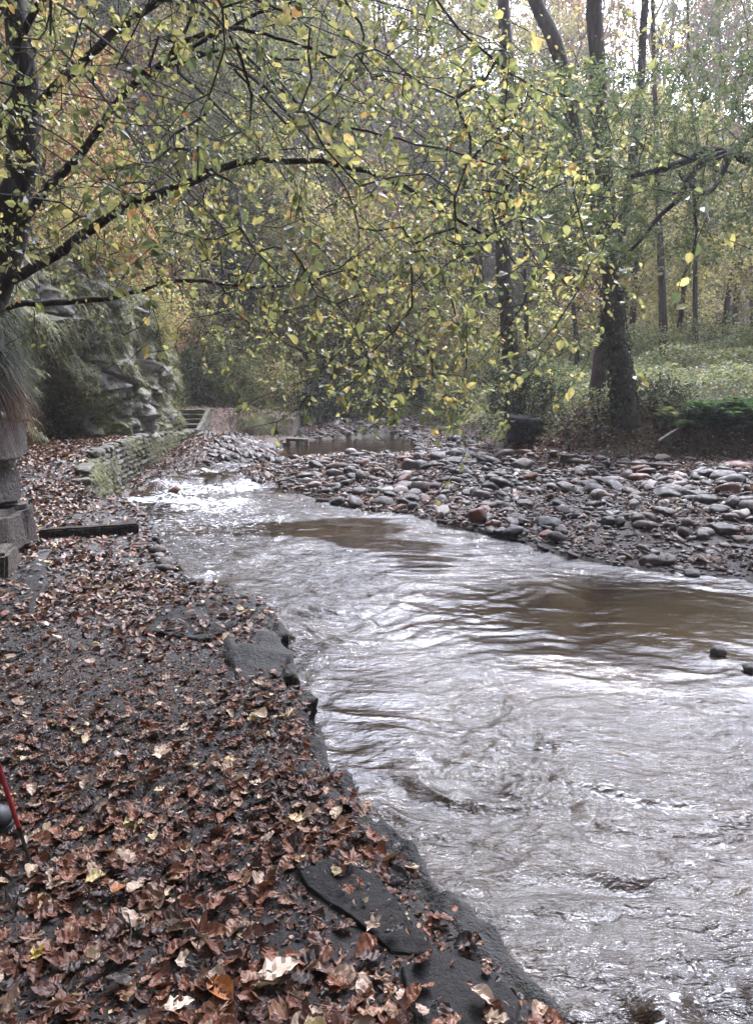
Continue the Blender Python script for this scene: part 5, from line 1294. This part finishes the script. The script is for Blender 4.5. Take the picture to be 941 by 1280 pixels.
# ------------------------------------------------------------------ walking pole and boot
def pole():
    tip = G(41, 1087, 0); top = tip + np.array([-.27, .05, 1.15]); e = empty('walking_pole', tip, 'red walking pole planted in the leaves at the left edge', 'walking pole')
    v = top - tip; at = lambda t: v * t
    def seg(name, t0, t1, r0, r1, mat, n=4):
        mb = MB(); pts = np.linspace(at(t0), at(t1), n); tube(mb, pts, np.linspace(r0, r1, n), 16); mb.build(name, M[mat], e, True)
    seg('tip', 0, .03, .003, .004, 'metal'); seg('lower_ferrule', .03, .13, .005, .0075, 'black'); seg('shaft', .13, .37, .0075, .008, 'pole_red')
    seg('clamp', .365, .40, .012, .012, 'black'); seg('upper_shaft', .40, .86, .0085, .009, 'pole_red'); seg('grip', .86, 1, .014, .017, 'cork', 7)
    mb = MB(); tt = np.linspace(0, 2 * math.pi, 14); tube(mb, at(.98) + np.stack([.03 * np.sin(tt) - .02, .01 * np.cos(tt), -.08 + .08 * np.cos(tt)], 1), .004, 5); mb.build('wrist_strap', M['black'], e, True)
pole()
def boot():
    toe = G(17, 1036, 0); e = empty('walking_boot', toe, 'rounded grey toe of a walking boot beside the pole', 'boot')
    mb = MB(); secs = []
    for (x, w, h, zc) in [(0, .004, .004, .045), (-.008, .032, .028, .046), (-.03, .043, .038, .05), (-.07, .048, .042, .055), (-.12, .046, .048, .062), (-.17, .042, .065, .08), (-.22, .04, .085, .10), (-.27, .038, .09, .105), (-.295, .03, .08, .1), (-.305, .01, .05, .09)]:
        a = np.linspace(0, 2 * math.pi, 18, endpoint=False); secs.append(np.stack([0 * a + x, w * np.cos(a), zc + h * np.sin(a) * np.where(np.sin(a) < 0, .8, 1)], 1))
    mb.add(np.concatenate(secs), grid_faces(len(secs), 18, True)); mb.build('upper', M['boot'], e, True)
    mb = MB(); tube(mb, [(-.235, 0, .12), (-.24, 0, .19), (-.245, 0, .25), (-.245, 0, .255)], [.058, .052, .056, .045], 18); mb.build('ankle_cuff', M['boot'], e, True)
    mb = MB(); x = np.array([.002, -.02, -.07, -.13, -.2, -.28, -.31]); w = np.array([.012, .04, .052, .048, .04, .042, .025]); V = []
    for z in (0, .024): V += [(x[i], w[i], z) for i in range(7)] + [(x[6 - i], -w[6 - i], z) for i in range(7)]
    i = np.arange(14); mb.add(V, np.stack([i, (i + 1) % 14, (i + 1) % 14 + 14, i + 14], 1)); mb.add(V[:14], [list(range(14))]); mb.add(V[14:], [list(range(14))[::-1]])
    mb.build('sole', M['sole'], e)
    for k in range(4):
        mb = MB(); xx = -.1 - .03 * k; tube(mb, [(xx, -.03, .105 + .016 * k), (xx, 0, .118 + .018 * k), (xx, .03, .105 + .016 * k)], .003, 6); mb.build('lace', M['black'], e, True)
    e.rotation_euler = (0, 0, R(5))
boot()

# ------------------------------------------------------------------ haze
mb = bmesh.new(); bmesh.ops.create_cube(mb, size=1); me = bpy.data.meshes.new('haze'); mb.to_mesh(me); mb.free()
hz_o = bpy.data.objects.new('haze', me); COL.objects.link(hz_o); hz_o.location = (0, 0, 34); hz_o.scale = (540, 540, 72); hz_o['kind'] = 'stuff'
hm = bpy.data.materials.new('haze_air'); hm.use_nodes = True; nt = hm.node_tree; nt.nodes.clear(); o_ = nt.nodes.new('ShaderNodeOutputMaterial'); pv = nt.nodes.new('ShaderNodeVolumePrincipled')
pv.inputs['Color'].default_value = (.93, .94, 1, 1); pv.inputs['Density'].default_value = .001; pv.inputs['Anisotropy'].default_value = .35
nt.links.new(pv.outputs[0], o_.inputs['Volume']); me.materials.append(hm)

# ------------------------------------------------------------------ sky and sun
SUN_EL, SUN_AZ = R(47), R(18)                    # azimuth to the right of straight ahead (+Y)
w = bpy.data.worlds.new('World'); scene.world = w; w.use_nodes = True; t = w.node_tree; t.nodes.clear()
out = t.nodes.new('ShaderNodeOutputWorld'); bg = t.nodes.new('ShaderNodeBackground'); sky = t.nodes.new('ShaderNodeTexSky')
sky.sky_type = 'NISHITA'; sky.sun_disc = False; sky.sun_elevation = SUN_EL; sky.sun_rotation = SUN_AZ; sky.dust_density = 2.5
tc = t.nodes.new('ShaderNodeTexCoord'); nz = t.nodes.new('ShaderNodeTexNoise'); nz.inputs['Scale'].default_value = 2.2; nz.inputs['Detail'].default_value = 6
rp = t.nodes.new('ShaderNodeValToRGB'); rp.color_ramp.elements[0].position = .22; rp.color_ramp.elements[1].position = .42
mx = t.nodes.new('ShaderNodeMix'); mx.data_type = 'RGBA'; mx.inputs[7].default_value = (11, 11.3, 12.3, 1)
t.links.new(tc.outputs['Generated'], nz.inputs['Vector']); t.links.new(nz.outputs[0], rp.inputs[0]); t.links.new(rp.outputs[0], mx.inputs[0]); t.links.new(sky.outputs[0], mx.inputs[6]); t.links.new(mx.outputs[2], bg.inputs[0])
dt = t.nodes.new('ShaderNodeVectorMath'); dt.operation = 'DOT_PRODUCT'; dt.inputs[1].default_value = (math.sin(SUN_AZ) * math.cos(SUN_EL), math.cos(SUN_AZ) * math.cos(SUN_EL), math.sin(SUN_EL)); t.links.new(tc.outputs['Generated'], dt.inputs[0])
cr = t.nodes.new('ShaderNodeMapRange'); cr.interpolation_type = 'SMOOTHSTEP'; cr.inputs[1].default_value = .80; cr.inputs[2].default_value = 1.0; cr.inputs[3].default_value = 1.0; cr.inputs[4].default_value = 46; t.links.new(dt.outputs['Value'], cr.inputs[0])
sc_ = t.nodes.new('ShaderNodeVectorMath'); sc_.operation = 'SCALE'; sc_.inputs[0].default_value = (3.6, 3.76, 4.5); t.links.new(cr.outputs[0], sc_.inputs['Scale']); t.links.new(sc_.outputs[0], mx.inputs[7])
bg.inputs[1].default_value = .14; t.links.new(bg.outputs[0], out.inputs[0])
sl = bpy.data.lights.new('sun', 'SUN'); sl.energy = 2.6; sl.angle = R(2.5); sl.color = (1, .95, .87); so = bpy.data.objects.new('sun', sl); COL.objects.link(so)
dv = Vector((math.sin(SUN_AZ) * math.cos(SUN_EL), math.cos(SUN_AZ) * math.cos(SUN_EL), math.sin(SUN_EL)))
so.rotation_euler = dv.to_track_quat('Z', 'Y').to_euler(); so.location = dv * 50

# ------------------------------------------------------------------ camera, render settings
cd = bpy.data.cameras.new('camera'); cd.sensor_fit = 'VERTICAL'; cd.sensor_height = 24; cd.lens = 24 * F / 1280; cd.clip_end = 1000; cd.clip_start = .02
co = bpy.data.objects.new('camera', cd); COL.objects.link(co); co.location = (0, 0, CAMZ); co.rotation_euler = (R(90) - PITCH, 0, 0); scene.camera = co
scene.view_settings.view_transform = 'Standard'; scene.view_settings.look = 'None'; scene.view_settings.gamma = 1; scene.view_settings.exposure = 0.56
c = scene.cycles; c.max_bounces = 6; c.diffuse_bounces = 3; c.glossy_bounces = 3; c.transmission_bounces = 4; c.transparent_max_bounces = 8; c.volume_bounces = 0
c.use_denoising = True; c.use_adaptive_sampling = True; c.adaptive_threshold = .012; c.sample_clamp_indirect = 4; c.caustics_reflective = False; c.caustics_refractive = False
